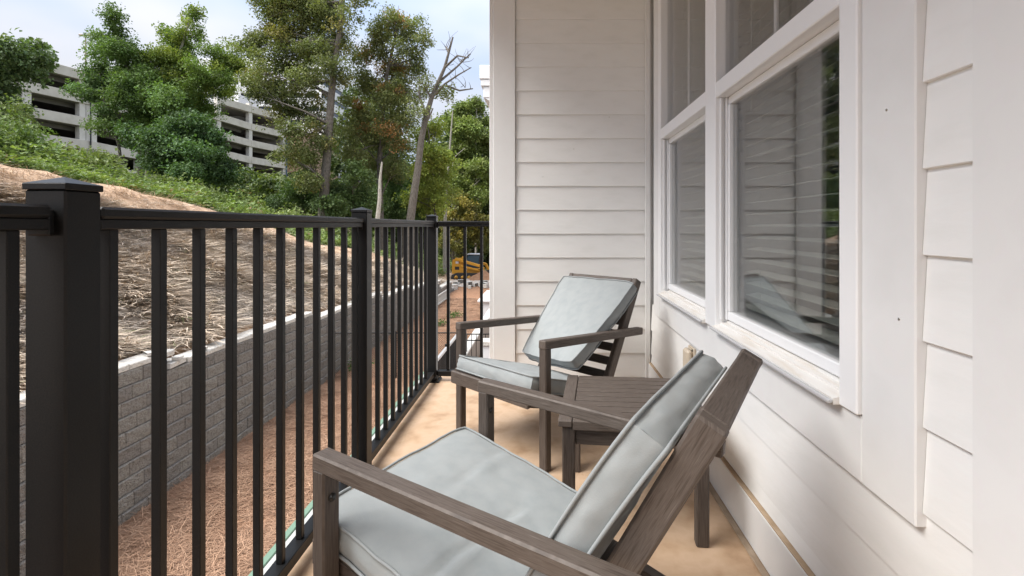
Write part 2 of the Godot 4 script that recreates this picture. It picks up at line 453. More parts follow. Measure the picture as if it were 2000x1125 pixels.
func lerp_table(xs: Array, ys: Array, x: float) -> float:
	if x <= xs[0]:
		return ys[0]
	for k in range(1, xs.size()):
		if x <= xs[k]:
			return lerpf(ys[k - 1], ys[k], (x - xs[k - 1]) / (xs[k] - xs[k - 1]))
	return ys[-1]
const TREES := {
	"maple": {"trunk": [[-30.06, 4.63, 38.00], [-30.06, 6.34, 38.00], [-30.21, 8.23, 38.00], [-30.43, 10.50, 38.00], [-31.27, 13.14, 38.00], [-31.95, 15.41, 38.00]],
		"lobes": [[-31.68, 16.10, 37.37, 0.89], [-32.04, 14.88, 38.11, 1.29], [-30.93, 13.38, 37.59, 1.57], [-30.71, 12.87, 38.35, 1.68], [-29.95, 11.58, 38.49, 1.99], [-29.66, 10.12, 36.49, 1.67], [-30.60, 8.86, 36.53, 1.45], [-30.36, 9.45, 39.28, 1.95], [-27.62, 10.29, 37.16, 1.70], [-30.05, 11.41, 37.20, 1.48]]},
	"gum": {"trunk": [[-30.73, 4.78, 39.50], [-30.61, 6.55, 39.50], [-30.14, 8.51, 39.50], [-29.16, 10.87, 39.50], [-28.37, 13.62, 39.50], [-27.59, 16.37, 39.50]],
		"lobes": [[-28.13, 17.64, 40.69, 0.81], [-27.65, 15.87, 39.43, 1.10], [-29.30, 15.07, 40.51, 1.53], [-28.91, 13.60, 39.43, 1.57], [-28.35, 12.59, 40.02, 1.91], [-25.67, 12.51, 38.40, 1.53], [-25.18, 14.21, 39.86, 1.35], [-25.22, 13.51, 40.43, 1.29], [-25.67, 11.87, 39.57, 1.58], [-27.59, 10.89, 40.37, 1.85], [-28.80, 10.02, 40.09, 1.76]]},
	"low_oak": {"trunk": [[-24.25, 3.34, 34.00], [-24.32, 4.76, 34.00], [-24.42, 6.12, 34.00], [-24.25, 7.47, 34.00]],
		"lobes": [[-25.00, 6.58, 32.76, 1.37], [-24.83, 7.28, 34.80, 1.59], [-23.07, 6.83, 34.25, 1.36], [-24.50, 5.36, 33.41, 1.46], [-22.24, 5.09, 32.54, 1.49], [-22.46, 4.86, 34.89, 1.25], [-21.17, 4.42, 33.93, 0.88], [-24.46, 4.48, 34.53, 1.24], [-27.85, 7.12, 34.91, 1.04], [-26.34, 5.16, 34.51, 1.03]]},
	"side_oak": {"trunk": [[-30.63, 4.54, 37.00], [-30.88, 6.56, 37.00], [-31.47, 8.77, 37.00], [-32.28, 11.72, 37.00]],
		"lobes": [[-33.24, 12.39, 38.01, 0.98], [-32.80, 11.28, 36.75, 0.95], [-32.35, 11.36, 37.72, 1.05], [-32.35, 10.40, 36.87, 0.95], [-34.33, 10.89, 38.05, 0.76], [-32.13, 10.28, 37.91, 0.91], [-31.08, 9.29, 36.03, 0.57]]},
	"edge_tree": {"trunk": [[-22.61, 3.76, 21.00], [-22.54, 5.22, 21.00], [-22.40, 6.68, 21.00], [-21.98, 8.14, 21.00]],
		"lobes": [[-21.21, 8.05, 20.13, 0.52], [-20.97, 7.81, 20.32, 0.61], [-22.16, 8.30, 22.12, 0.57], [-21.72, 7.26, 20.85, 0.71], [-21.45, 7.40, 21.30, 0.51], [-20.19, 7.61, 20.52, 0.33], [-22.31, 6.48, 21.02, 0.79], [-21.90, 5.47, 20.73, 0.70], [-22.53, 7.41, 20.64, 1.03], [-23.58, 6.11, 21.21, 1.27], [-21.03, 8.32, 21.20, 0.21]]},
	"tall_oak": {"trunk": [[-13.04, 1.49, 30.00], [-12.98, 2.83, 30.00], [-12.80, 5.22, 30.00], [-12.59, 8.21, 30.00], [-12.39, 10.29, 30.00], [-12.00, 12.68, 30.00], [-11.79, 15.07, 30.00]],
		"lobes": [[-17.19, 14.16, 31.01, 1.30], [-15.41, 14.41, 30.54, 1.52], [-14.22, 15.05, 31.28, 1.56], [-16.26, 13.08, 31.02, 1.48], [-14.93, 13.56, 31.47, 1.57], [-12.94, 13.47, 30.47, 1.39], [-11.24, 13.53, 29.19, 1.16], [-17.41, 12.10, 30.87, 1.11], [-16.71, 11.31, 31.28, 1.43], [-15.12, 11.60, 31.21, 1.55], [-13.12, 11.55, 30.19, 1.38], [-12.20, 12.27, 30.51, 1.09], [-16.53, 9.79, 29.31, 1.11], [-16.07, 9.66, 30.95, 1.48], [-14.03, 9.60, 30.19, 1.32], [-12.23, 9.84, 29.48, 1.06], [-16.19, 8.39, 28.95, 0.86], [-15.60, 7.97, 30.93, 1.35], [-14.17, 8.02, 31.18, 1.12], [-13.91, 6.09, 29.01, 1.15], [-14.27, 5.02, 30.72, 1.16], [-13.10, 6.08, 29.79, 1.01], [-14.42, 4.81, 29.16, 0.87], [-13.41, 3.54, 29.51, 0.94], [-15.08, 16.53, 31.12, 2.17], [-13.31, 16.94, 31.34, 1.87]]},
	"olive_tree": {"trunk": [[-10.83, 1.37, 33.50], [-10.90, 4.71, 33.50], [-10.73, 7.71, 33.50], [-10.40, 10.71, 33.50], [-9.73, 13.71, 33.50]],
		"lobes": [[-9.57, 14.10, 32.41, 1.10], [-8.80, 14.32, 33.77, 1.01], [-7.64, 12.81, 32.41, 0.64], [-10.91, 13.41, 34.05, 1.29], [-9.11, 12.56, 33.07, 1.25], [-11.59, 12.05, 34.57, 1.44], [-10.12, 11.62, 34.85, 1.46], [-8.40, 11.38, 33.51, 0.80], [-12.22, 10.59, 34.90, 1.46], [-10.07, 9.57, 32.97, 1.38], [-8.63, 9.45, 32.48, 0.97], [-12.33, 8.77, 33.77, 1.34], [-10.31, 7.93, 32.19, 1.35], [-9.03, 7.89, 32.77, 1.11], [-12.31, 7.17, 33.28, 1.19], [-11.16, 6.76, 33.78, 1.28], [-9.49, 6.24, 32.67, 1.11], [-12.15, 5.56, 32.40, 1.03], [-11.53, 5.15, 34.38, 1.23], [-9.76, 4.82, 33.05, 1.05]]},
	"lime_tree": {"trunk": [[-7.77, 1.04, 36.00], [-7.84, 3.19, 36.00], [-8.06, 5.70, 36.00], [-8.31, 7.67, 36.00]],
		"lobes": [[-8.75, 7.50, 37.10, 1.03], [-7.98, 8.03, 36.95, 0.81], [-7.99, 6.02, 35.71, 1.14], [-7.03, 5.69, 35.90, 0.79], [-8.68, 4.99, 36.05, 1.08], [-7.55, 4.48, 36.35, 1.08], [-8.36, 3.57, 36.23, 1.08], [-7.26, 3.02, 36.14, 0.94], [-9.20, 2.85, 36.29, 0.94], [-8.18, 2.15, 37.06, 0.88]]},
	"back_tree": {"trunk": [[-8.10, -0.33, 46.00], [-8.19, 2.87, 46.00], [-7.87, 6.99, 46.00], [-6.95, 11.11, 46.00]],
		"lobes": [[-7.41, 11.35, 46.02, 1.10], [-6.24, 11.76, 45.83, 1.09], [-5.50, 10.54, 46.53, 1.11], [-7.98, 9.61, 45.33, 1.26], [-6.64, 9.40, 45.42, 1.45], [-5.74, 8.34, 47.31, 1.41], [-7.65, 7.46, 46.07, 1.56], [-6.29, 6.33, 46.15, 1.56], [-4.97, 5.93, 44.66, 1.33], [-8.28, 5.37, 45.77, 1.37], [-6.99, 4.27, 46.25, 1.56], [-5.42, 3.71, 44.68, 1.33], [-4.48, 8.90, 46.42, 1.85], [-4.02, 5.21, 46.48, 1.85]]},
	"under_left": {"trunk": [[-15.66, 1.53, 33.00], [-15.66, 3.34, 33.00]],
		"lobes": [[-15.48, 2.95, 31.94, 1.08], [-15.14, 2.70, 33.31, 1.06], [-16.60, 2.52, 32.92, 0.85], [-15.86, 4.04, 33.43, 0.86], [-17.12, 2.34, 32.65, 0.65]]},
	"under_mid": {"trunk": [[-11.63, 1.50, 31.00], [-11.63, 3.20, 31.00]],
		"lobes": [[-12.60, 3.24, 31.50, 1.13], [-11.68, 2.77, 31.57, 1.13], [-12.38, 2.23, 29.85, 0.89], [-10.93, 3.72, 29.95, 0.89], [-10.85, 2.29, 31.42, 0.88]]},
	"under_right": {"trunk": [[-10.66, 1.04, 38.00], [-10.66, 3.69, 38.00]],
		"lobes": [[-11.58, 3.77, 39.19, 1.33], [-9.93, 3.09, 37.40, 1.12], [-10.82, 2.17, 37.90, 1.06], [-11.67, 4.85, 38.22, 1.06], [-9.42, 1.98, 37.57, 0.90], [-11.88, 2.54, 37.67, 1.12]]},
	"hem_tree": {"trunk": [[-7.78, -3.24, 43.00], [-7.83, -0.24, 43.00], [-7.57, 1.90, 43.00]],
		"lobes": [[-7.07, 2.74, 42.55, 1.10], [-6.03, 1.89, 42.69, 1.02], [-5.24, 1.04, 43.23, 1.03], [-7.91, 1.47, 42.52, 1.10], [-6.67, 0.41, 42.71, 1.10], [-5.51, -0.26, 43.65, 0.87], [-7.99, -0.41, 41.86, 0.92], [-7.17, -1.10, 43.17, 0.69]]},
}
const BARE := {
	"dead": [[[-8.23, 1.29, 31.00], [-8.05, 2.58, 31.00], [-7.77, 4.43, 31.00], [-7.55, 6.28, 31.00], [-7.25, 7.67, 31.00], [-6.94, 8.75, 31.00], [-6.54, 9.68, 31.00], [-6.14, 10.60, 31.00], [-5.89, 11.53, 31.00], [-5.64, 12.45, 31.00]], [[-7.25, 7.67, 31.00], [-7.77, 9.06, 31.00], [-7.86, 9.99, 31.00]], [[-6.94, 8.75, 31.00], [-6.07, 9.52, 31.00], [-5.15, 9.99, 31.00], [-4.38, 10.29, 31.00]], [[-6.54, 9.68, 31.00], [-5.46, 10.76, 31.00], [-4.69, 11.68, 31.00]], [[-6.14, 10.60, 31.00], [-5.30, 11.22, 31.00], [-4.59, 10.97, 31.00]], [[-6.07, 9.52, 31.00], [-5.30, 9.31, 31.00], [-4.53, 9.52, 31.00]], [[-7.55, 6.28, 31.00], [-7.15, 7.21, 31.00], [-6.69, 7.98, 31.00]], [[-5.89, 11.53, 31.00], [-6.14, 11.99, 31.00]], [[-6.94, 8.75, 31.00], [-7.46, 9.68, 31.00]]],
	"snag": [[[-8.89, 1.31, 27.00], [-8.78, 2.38, 27.00], [-8.76, 3.46, 27.00], [-8.65, 4.40, 27.00]]],
	"slim": [[[-7.92, 0.96, 40.00], [-7.76, 3.43, 40.00], [-7.60, 5.82, 40.00], [-7.44, 8.21, 40.00], [-7.28, 10.00, 40.00]], [[-7.60, 5.82, 40.00], [-7.04, 6.62, 40.00], [-6.44, 7.21, 40.00]]],
	"slim2": [[[-8.65, 1.19, 37.00], [-8.50, 3.62, 37.00], [-8.28, 6.20, 37.00], [-8.13, 8.41, 37.00]]],
}


# ------------------------------------------------------------------ ground
const WALL_X := -5.65
const YARD_Y := -2.95
var hill_noise := FastNoiseLite.new()


func wall_top(d: float) -> float:
	return lerp_table([0.0, 7.9, 8.3, 13.0, 13.3, 18.5, 18.8, 22.0, 22.3, 25.0, 25.3, 28.0, 28.4, 31.0, 31.4, 34.0, 40.0], [-1.0, -1.0, -1.18, -1.2, -1.38, -1.4, -1.58, -1.6, -1.78, -1.8, -1.98, -2.0, -2.38, -2.4, -2.75, -2.95, -3.0], d)


func crest_x(d: float) -> float:
	return lerp_table([-10.0, 5.0, 11.6, 17.2, 20.0, 22.0, 26.8, 32.0, 36.0, 45.0], [-12.8, -12.7, -12.4, -11.5, -10.4, -9.7, -9.0, -8.2, -7.6, -7.2], d)


func crest_y(d: float) -> float:
	return lerp_table([-10.0, 5.0, 11.6, 17.2, 20.0, 22.0, 26.8, 32.0, 36.0, 45.0], [2.9, 2.7, 2.38, 1.59, .75, .1, -.45, -1.9, -2.85, -2.95], d)


func hill_y(x: float, d: float) -> float:
	var cx := crest_x(d)
	if x >= cx:
		var t := clampf((-6.52 - x) / (-6.52 - cx), 0.0, 1.0)
		var y := lerpf(wall_top(d) + 0.07, crest_y(d), t)
		return y + hill_noise.get_noise_2d(x * 6.0, d * 6.0) * 0.05 * smoothstep(0.0, 0.1, t)
	var q := cx - x
	var slope := lerp_table([0.0, 12.0, 20.0, 35.0], [.10, .13, .25, .21], d)
	var y2 := crest_y(d) + slope * minf(q, 62.0)
	return y2 + hill_noise.get_noise_2d(x * 1.5, d * 1.5) * 0.35 * smoothstep(0.8, 5.0, q)


func sheet(called: String, rows: int, cols: int, at: Callable, m: Material) -> MeshInstance3D:
	var st := begin()
	st.set_smooth_group(0)
	for i in rows:
		for j in cols:
			st.set_uv(Vector2(j, i))
			st.add_vertex(at.call(i, j))
	for i in rows - 1:
		for j in cols - 1:
			var a := i * cols + j
			for k in [a, a + 1, a + cols, a + 1, a + cols + 1, a + cols]:
				st.add_index(k)
	st.generate_normals()
	var mesh := st.commit()
	# make sure that the sheet faces up
	var o := part(self, called, mesh, m)
	o.set_meta("kind", "structure")
	return o


func ground_and_hill() -> void:
	hill_noise.seed = 9
	hill_noise.frequency = 0.1
	hill_noise.fractal_octaves = 4
	var grow := func(n: int, lo: float, hi: float, p: float) -> Array:
		var a := []
		for k in n:
			a.append(lerpf(lo, hi, pow(float(k) / (n - 1), p)))
		return a
	var gx: Array = [-600.0, -250.0, -120.0, -60.0, -20.0, 0.0, 20.0, 60.0, 150.0, 500.0]
	var gd: Array = [-200.0, -60.0, -10.0, 10.0, 30.0, 60.0, 120.0, 300.0, 900.0]
	sheet("ground", gd.size(), gx.size(), func(i, j): return V(gx[j], -3.06, gd[i]), M.soil)
	# mulched yard between the house and the block wall, gently uneven
	sheet("yard", 90, 26, func(i, j):
		var d := lerpf(-6.0, 41.0, i / 89.0)
		var x := lerpf(WALL_X - 0.3, 6.0, j / 25.0)
		return V(x, YARD_Y + hill_noise.get_noise_2d(x * 5.0 + 40.0, d * 5.0) * 0.07, d), M.pine_straw)
	var dd: Array = grow.call(90, -12.0, 46.0, 1.0)
	sheet("swale", dd.size(), 4, func(i, j):
		var d: float = dd[i]
		return V([-5.98, -6.10, -6.46, -6.52][j], wall_top(d) + [0.0, -0.03, -0.05, 0.06][j], d), M.clay)
	sheet("straw_slope", dd.size(), 26, func(i, j):
		var d: float = dd[i]
		var x := lerpf(-6.52, crest_x(d) + 1.15, j / 25.0)
		return V(x, hill_y(x, d), d), M.straw)
	sheet("crest_bank", dd.size(), 7, func(i, j):
		var d: float = dd[i]
		var x: float = crest_x(d) + 1.15 - j * 0.348
		var y := hill_y(x, d) + sin(PI * clampf(j / 6.0, 0.0, 1.0)) * 0.06 + hill_noise.get_noise_2d(x * 14.0, d * 14.0) * 0.20 * (0.0 if j == 0 or j == 6 else 1.0)
		return V(x, y, d), M.clay)
	var hd: Array = grow.call(70, -20.0, 190.0, 1.25)
	var hq: Array = [0.9, 1.6, 2.6, 4.0, 6.0, 8.5, 12.0, 16.0, 21.0, 27.0, 34.0, 42.0, 52.0, 64.0, 90.0, 150.0, 300.0]
	sheet("hillside", hd.size(), hq.size(), func(i, j):
		var d: float = hd[i]
		var x: float = crest_x(d) - hq[j]
		return V(x, hill_y(x, d), d), M.soil)
	# pale rubble track at the far end of the yard
	sheet("path", 8, 40, func(i, j):
		var x := lerpf(-7.4, 4.0, j / 39.0)
		var d: float = 33.4 + i * 0.62 + hill_noise.get_noise_2d(x * 12.0, i * 3.0) * 0.7
		return V(x, YARD_Y + 0.03 + 0.18 * sin(PI * i / 7.0) * (0.6 + hill_noise.get_noise_2d(x * 14.0, i * 9.0)), d), M.pale_path)


# ------------------------------------------------------------------ the house round the balcony
const SX := 0.685        # window wall, plane of the boards' upper edges
const END_D := 3.325     # end wall


# one lap board; front edge leans out at its foot. Local x along the board, y up, z outward.
func lap_board(l: float, h: float) -> ArrayMesh:
	var st := begin()
	var k := [Vector2(-.012, 0), Vector2(.009, 0), Vector2(.0105, .0015), Vector2(.001, h + .012), Vector2(-.012, h + .012)]
	var poly := PackedVector2Array(k)
	# swept along local x: build along z, then turn
	add_prism(st, poly, -l * 0.5, l * 0.5)
	return st.commit()


func boards(parent: Node, a: Vector3, b: Vector3, y0: float, y1: float, lines: Array, m: Material) -> void:
	# a, b: ends of the wall on plan (in the plane of the board tops); outward is to the right of a->b
	var along := b - a
	var l := along.length()
	var x := along / l
	var outward := x.cross(Vector3.UP)
	var cuts := [y0]
	for y in lines:
		if y > y0 + 0.01 and y < y1 - 0.01:
			cuts.append(y)
	cuts.append(y1)
	for k in cuts.size() - 1:
		var h: float = cuts[k + 1] - cuts[k]
		var key := "lap %.3f %.3f" % [l, h]
		if not box_cache.has(key):
			box_cache[key] = lap_board(l, h)
		var p := (a + b) * 0.5
		p.y = cuts[k]
		# prism axes: x of the polygon -> outward, y -> up, z -> along
		part(parent, "plank", box_cache[key], m, p, Basis(outward, Vector3.UP, outward.cross(Vector3.UP)))


func building() -> void:
	var o := thing("apartment_building", V(0, 0, 0))
	tag(o, "white lap-sided apartment house with a narrow balcony beside a tall window", "building")
	var lines := []
	for k in range(-8, 14):
		lines.append(.982 + .1545 * k)
	# floor slab, flashing, ceiling
	box(o, "balcony_floor", V(-.80, -.22, -1.6), V(.78, 0.0, 3.6), M.floor, 0.004)
	box(o, "edge_flashing", V(-.858, -.05, -1.6), V(-.801, -.004, 3.62), M.white_edge, 0.002)
	box(o, "edge_strip", V(-.885, -.06, -1.6), V(-.8585, -.001, 3.64), M.green_edge, 0.003)
	box(o, "slab_edge", V(-.857, -.34, -1.6), V(-.81, -.051, 3.6), M.trim, 0.003)
	box(o, "balcony_ceiling", V(-.95, 2.78, -1.6), V(1.1, 2.95, 3.9), M.ceiling, 0.003)
	# end wall: boards, corner boards and body
	var ew := Node3D.new()
	ew.name = "end_wall"
	o.add_child(ew)
	box(ew, "wall_body", V(-.34, -.3, END_D + .012), V(.80, 2.9, END_D + .16), M.siding, 0.0)
	boards(ew, V(-.197, 0, END_D), V(.672, 0, END_D), 0.03, 2.74, lines, M.siding)
	box(ew, "corner_board", V(-.3405, .012, END_D - .022), V(-.1985, 2.715, END_D + .011), M.trim, 0.003)
	box(ew, "corner_edge", V(-.366, -.3, END_D - .014), V(-.3415, 2.718, END_D + .17), M.trim, 0.003)
	box(ew, "inside_corner_board", V(.640, .03, END_D - .030), V(.6715, 2.715, END_D - .0105), M.trim, 0.002)
	# window wall
	var ww := Node3D.new()
	ww.name = "window_wall"
	o.add_child(ww)
	box(ww, "wall_foot", V(SX + .012, -.25, -1.6), V(SX + .16, .636, END_D), M.siding, 0.0)
	box(ww, "wall_head", V(SX + .012, 2.45, -1.6), V(SX + .16, 2.9, END_D), M.siding, 0.0)
	box(ww, "wall_body", V(SX + .012, .637, -1.6), V(SX + .16, 2.449, 1.02), M.siding, 0.0)
	box(ww, "wall_body", V(SX + .012, .637, 3.02), V(SX + .16, 2.449, END_D), M.siding, 0.0)
	boards(ww, V(SX, 0, END_D - .031), V(SX, 0, .80), .158, .5185, lines, M.siding)
	boards(ww, V(SX, 0, .917), V(SX, 0, .80), .5185, 2.74, lines, M.siding)
	box(ww, "skirt_board", V(.659, .004, .0), V(.6725, .150, END_D - .032), M.trim, 0.002)
	box(ww, "skirt_ledge", V(.661, .1505, .0), V(.683, .1555, END_D - .033), M.tan_ledge, 0.001)
	box(ww, "skirt_back", V(.673, .004, .0), V(.6965, .150, END_D - .032), M.siding, 0.0)
	box(ww, "floor_joint", V(.637, .0005, .0), V(.6585, .006, END_D - .03), M.sealant, 0.002)
	box(ww, "casing", V(.662, .4925, .918), V(.6965, 2.70, 1.0745), M.trim, 0.003)
	box(ww, "casing", V(.662, .4925, 2.985), V(.6965, 2.70, 3.15), M.trim, 0.003)
	box(ww, "apron_board", V(.663, .4925, 1.076), V(.6965, .634, 2.984), M.trim, 0.003)
	box(ww, "head_casing", V(.663, 2.46, 1.076), V(.6965, 2.70, 2.984), M.trim, 0.003)
	box(ww, "corner_panel", V(.664, .004, -1.6), V(.6965, 2.72, .799), M.trim, 0.002)
	# nail heads that show through the paint
	for q in [[.6615, 1.26, .995], [.6615, 1.80, 1.035], [.6615, .86, .96], [.6635, 1.50, .70], [.6635, .78, .66], [.6635, 1.12, .62]]:
		part(ww, "nail_head", tube([V(q[0] + .002, q[1], q[2]), V(q[0] - .0003, q[1], q[2]), V(q[0] - .0004, q[1], q[2])], [.0028, .0028, .0004], 8), M.filled_nail)
	for q in [-.02, .18, .41, .60]:
		part(ew, "nail_head", tube([V(q, 1.37 + q * .9, END_D + .002), V(q, 1.37 + q * .9, END_D - .0072), V(q, 1.37 + q * .9, END_D - .0073)], [.0028, .0028, .0004], 8), M.filled_nail)
	window(o)
	# rooms behind the window
	var rm := Node3D.new()
	rm.name = "room"
	o.add_child(rm)
	box(rm, "room_floor", V(.86, .0, -.8), V(4.4, .05, 4.6), M.room_floor, 0.0)
	box(rm, "room_ceiling", V(.86, 2.74, -.8), V(4.4, 2.8, 4.6), M.room, 0.0)
	box(rm, "room_wall", V(4.401, .0, -.8), V(4.5, 2.8, 4.6), M.room, 0.0)
	box(rm, "room_wall", V(.86, .051, -.9), V(4.4, 2.739, -.801), M.room, 0.0)
	box(rm, "room_wall", V(.86, .051, 4.601), V(4.4, 2.739, 4.7), M.room, 0.0)
	# the wall behind the camera and the house above, below and beyond
	box(o, "rear_wall", V(-.85, -.3, -1.75), V(.85, 2.9, -1.601), M.siding, 0.0)
	box(o, "upper_wall", V(-.9, 2.951, -1.75), V(9.0, 9.5, 3.9), M.siding, 0.0)
	box(o, "lower_wall", V(.72, YARD_Y - .1, -1.75), V(9.0, -.34, 3.48), M.siding, 0.0)
	box(o, "balcony_column", V(-.70, YARD_Y - .1, 3.15), V(-.50, -.341, 3.35), M.trim, 0.004)
	box(o, "far_wall", V(-.30, YARD_Y - .1, 3.49), V(9.0, 2.95, 30.0), M.siding, 0.0)
	box(o, "far_upper_wall", V(-.30, 2.96, 3.91), V(9.0, 9.5, 30.0), M.siding, 0.0)
	# box bay with a stepped cornice farther along the front
	var bay := Node3D.new()
	bay.name = "cornice"
	o.add_child(bay)
	var bd := 9.0
	box(bay, "cornice_cap", V(-1.17, 3.62, bd), V(-.29, 3.86, bd + 1.6), M.far_white, 0.01)
	box(bay, "cornice_band", V(-1.15, 3.50, bd + .02), V(-.29, 3.615, bd + 1.58), M.far_white, 0.01)
	box(bay, "cornice_box", V(-1.11, 3.30, bd + .05), V(-.29, 3.495, bd + 1.5), M.far_white, 0.01)
	part(bay, "cornice_bracket", prism([Vector2(-1.09, 3.295), Vector2(-.295, 3.295), Vector2(-.295, 2.9)], -bd - 1.4, -bd - .06), M.far_white)


func window(o: Node3D) -> void:
	var w := Node3D.new()
	w.name = "window"
	o.add_child(w)
	var fx0 := .652
	var fx1 := .745
	var ds := [1.0755, 1.141, 1.973, 2.099, 2.918, 2.984]
	# frame members
	box(w, "jamb", V(fx0, .636, ds[0]), V(fx1, 2.458, ds[1]), M.vinyl, 0.003)
	box(w, "mullion", V(fx0, .636, ds[2]), V(fx1, 2.458, ds[3]), M.vinyl, 0.003)
	box(w, "jamb", V(fx0, .636, ds[4]), V(fx1, 2.458, ds[5]), M.vinyl, 0.003)
	for k in 2:
		var a: float = [ds[1], ds[3]][k] + .0005
		var b: float = [ds[2], ds[4]][k] - .0005
		box(w, "head_rail", V(fx0, 2.40, a), V(fx1, 2.458, b), M.vinyl, 0.003)
		box(w, "transom", V(fx0 + .001, 1.527, a), V(fx1, 1.587, b), M.vinyl, 0.003)
		# sloping sill with its track
		var sp := prism([Vector2(.640, .636), Vector2(fx1, .636), Vector2(fx1, .674), Vector2(.695, .671), Vector2(.6945, .664), Vector2(.672, .6625), Vector2(.6715, .657), Vector2(.640, .650)], -b, -a)
		part(w, "sill", sp, M.sill_track)
		box(w, "sill_nose", V(.628, .6385, a), V(.6395, .6475, b), M.sill_metal, 0.002)
		# side tracks of the lower sash
		for q in 2:
			var e: float = [a, b][q]
			var s: float = [1.0, -1.0][q]
			box(w, "track", V(.668, .675, e), V(.676, 1.526, e + s * .012), M.vinyl, 0.001)
			box(w, "track", V(.688, .675, e), V(.694, 1.526, e + s * .018), M.vinyl, 0.001)
		# lower sash
		box(w, "sash_rail", V(.694, .6745, a), V(.730, .7075, b), M.vinyl, 0.003)
		box(w, "sash_rail", V(.696, 1.498, a), V(.730, 1.5265, b), M.vinyl, 0.003)
		box(w, "sash_stile", V(.6945, .708, a), V(.7295, 1.4975, a + .03), M.vinyl, 0.003)
		box(w, "sash_stile", V(.6945, .708, b - .03), V(.7295, 1.4975, b), M.vinyl, 0.003)
		box(w, "pane", V(.708, .704, a + .027), V(.712, 1.500, b - .027), M.glass, 0.0)
		box(w, "pane", V(.722, .704, a + .027), V(.726, 1.500, b - .027), M.glass, 0.0)
		# fixed light above
		box(w, "pane", V(.690, 1.583, a - .004), V(.694, 2.404, b + .004), M.glass, 0.0)
		box(w, "pane", V(.706, 1.583, a - .004), V(.710, 2.404, b + .004), M.glass, 0.0)
		box(w, "glazing_bar", V(.696, 1.5875, (a + b) * .5 - .009), V(.704, 2.3995, (a + b) * .5 + .009), M.vinyl, 0.001)
		# inner lining
		box(w, "reveal", V(fx1 + .0005, .60, a - .03), V(.86, .70, b + .03), M.vinyl, 0.0)
		box(w, "reveal", V(fx1 + .0005, 2.43, a - .03), V(.86, 2.5, b + .03), M.vinyl, 0.0)
	# blinds hang inside: one for each half
	for k in 2:
		var a: float = [ds[1], ds[3]][k] + .012
		var b: float = [ds[2], ds[4]][k] - .012
		var bl := thing("window_blind", V(.79, .70, (a + b) * .5))
		tag(bl, ["cream horizontal slat blind behind the nearer, wider-looking window half", "cream horizontal slat blind behind the far window half beside the end wall"][k], "blind", "slat blinds inside the window")
		var l := b - a
		part(bl, "head_rail", box_mesh(Vector3(.055, .045, l), .003), M.blind, Vector3(0, 1.70, 0))
		part(bl, "bottom_rail", box_mesh(Vector3(.05, .018, l), .003), M.blind, Vector3(0, .030, 0))
		for q in 37:
			part(bl, "slat", box_mesh(Vector3(.050, .0028, l), .001), M.blind, Vector3(0, .075 + q * .0435, 0), Basis(Vector3(0, 0, 1), deg_to_rad(9.0)))
		for q in [-.33, .0, .33]:
			part(bl, "ladder_cord", tube([Vector3(-.027, .03, q * l), Vector3(-.027, 1.68, q * l)], [.0011, .0011], 5), M.cord)
		part(bl, "tilt_wand", tube([Vector3(-.034, .75, -l * .40), Vector3(-.032, 1.69, -l * .41)], [.004, .004], 6), M.cord)


# ------------------------------------------------------------------ balcony railing
func railing() -> void:
	var rx := -.76
	var posts := [-.56, .776, 2.080, 3.388]
	var pw := .0635
	var o := thing("balcony_railing", V(rx, 0, 1.4))
	tag(o, "black metal balcony railing with square balusters and capped posts", "railing")
	var P := func(x: float, y: float, d: float) -> Vector3: return V(x, y, d) - o.position
	var cap := begin()
	add_box(cap, Vector3(.067, .010, .067), .001, Vector3(0, .005, 0))
	# low pyramid on the cap
	var c4 := [Vector3(-.033, .010, -.033), Vector3(.033, .010, -.033), Vector3(.033, .010, .033), Vector3(-.033, .010, .033)]
	for k in 4:
		var a: Vector3 = c4[k]
		var b: Vector3 = c4[(k + 1) % 4]
		var top := Vector3(0, .022, 0)
		var n := (b - a).cross(top - a).normalized()
		tri(cap, a, b, top, n if n.y > 0 else -n)
	var cap_mesh := cap.commit()
	for d in posts:
		var ps := part(o, "post", box_mesh(Vector3(pw, 1.084, pw), .003), M.black_metal, P.call(rx, .548, d + pw * .5))
		part(ps, "post_cap", cap_mesh, M.black_metal, Vector3(0, .542, 0))
		part(ps, "base_plate", box_mesh(Vector3(.11, .009, .11), .002), M.black_metal, Vector3(0, -.5430, 0))
		part(ps, "base_collar", box_mesh(Vector3(.078, .022, .078), .004), M.black_metal, Vector3(0, -.527, 0))
		for sx in [-1, 1]:
			for sz in [-1, 1]:
				part(ps, "bolt", tube([Vector3(sx * .044, -.5388, sz * .044), Vector3(sx * .044, -.531, sz * .044), Vector3(sx * .044, -.5309, sz * .044)], [.006, .006, .0005], 6), M.bolt)
	var runs := [[posts[0] + pw, posts[1]], [posts[1] + pw, posts[2]], [posts[2] + pw, posts[3]]]
	var firsts := [[.7126, -.115, 10], [.881, .1152, 11], [2.302, .115, 9]]
	for k in 3:
		var a: float = runs[k][0] + .0005
		var b: float = runs[k][1] - .0005
		rail(o, P.call(rx, 0, a), P.call(rx, 0, b))
		for q in firsts[k][2]:
			var d: float = firsts[k][0] + firsts[k][1] * q + .0095
			part(o, "baluster", box_mesh(Vector3(.019, .958, .019), .0015), M.black_metal, P.call(rx, .5495, d))
	# short return to the end wall
	var bd: float = posts[3] + pw * .5
	rail(o, P.call(rx + pw * .5 + .0005, 0, bd), P.call(-.367, 0, bd))
	for x in [-.653, -.542, -.431]:
		part(o, "baluster", box_mesh(Vector3(.019, .958, .019), .0015), M.black_metal, P.call(x, .5495, bd))
	var tp := thing("tape_scrap", V(rx + .012, .985, .7755))
	part(tp, "tape", box_mesh(Vector3(.013, .0045, .0012), .0003), M.blue_tape, Vector3(-.029, .03, -.0012), Basis(Vector3(0, 0, 1), -.7))
	tag(tp, "tiny scrap of blue tape stuck on the near black post", "tape")


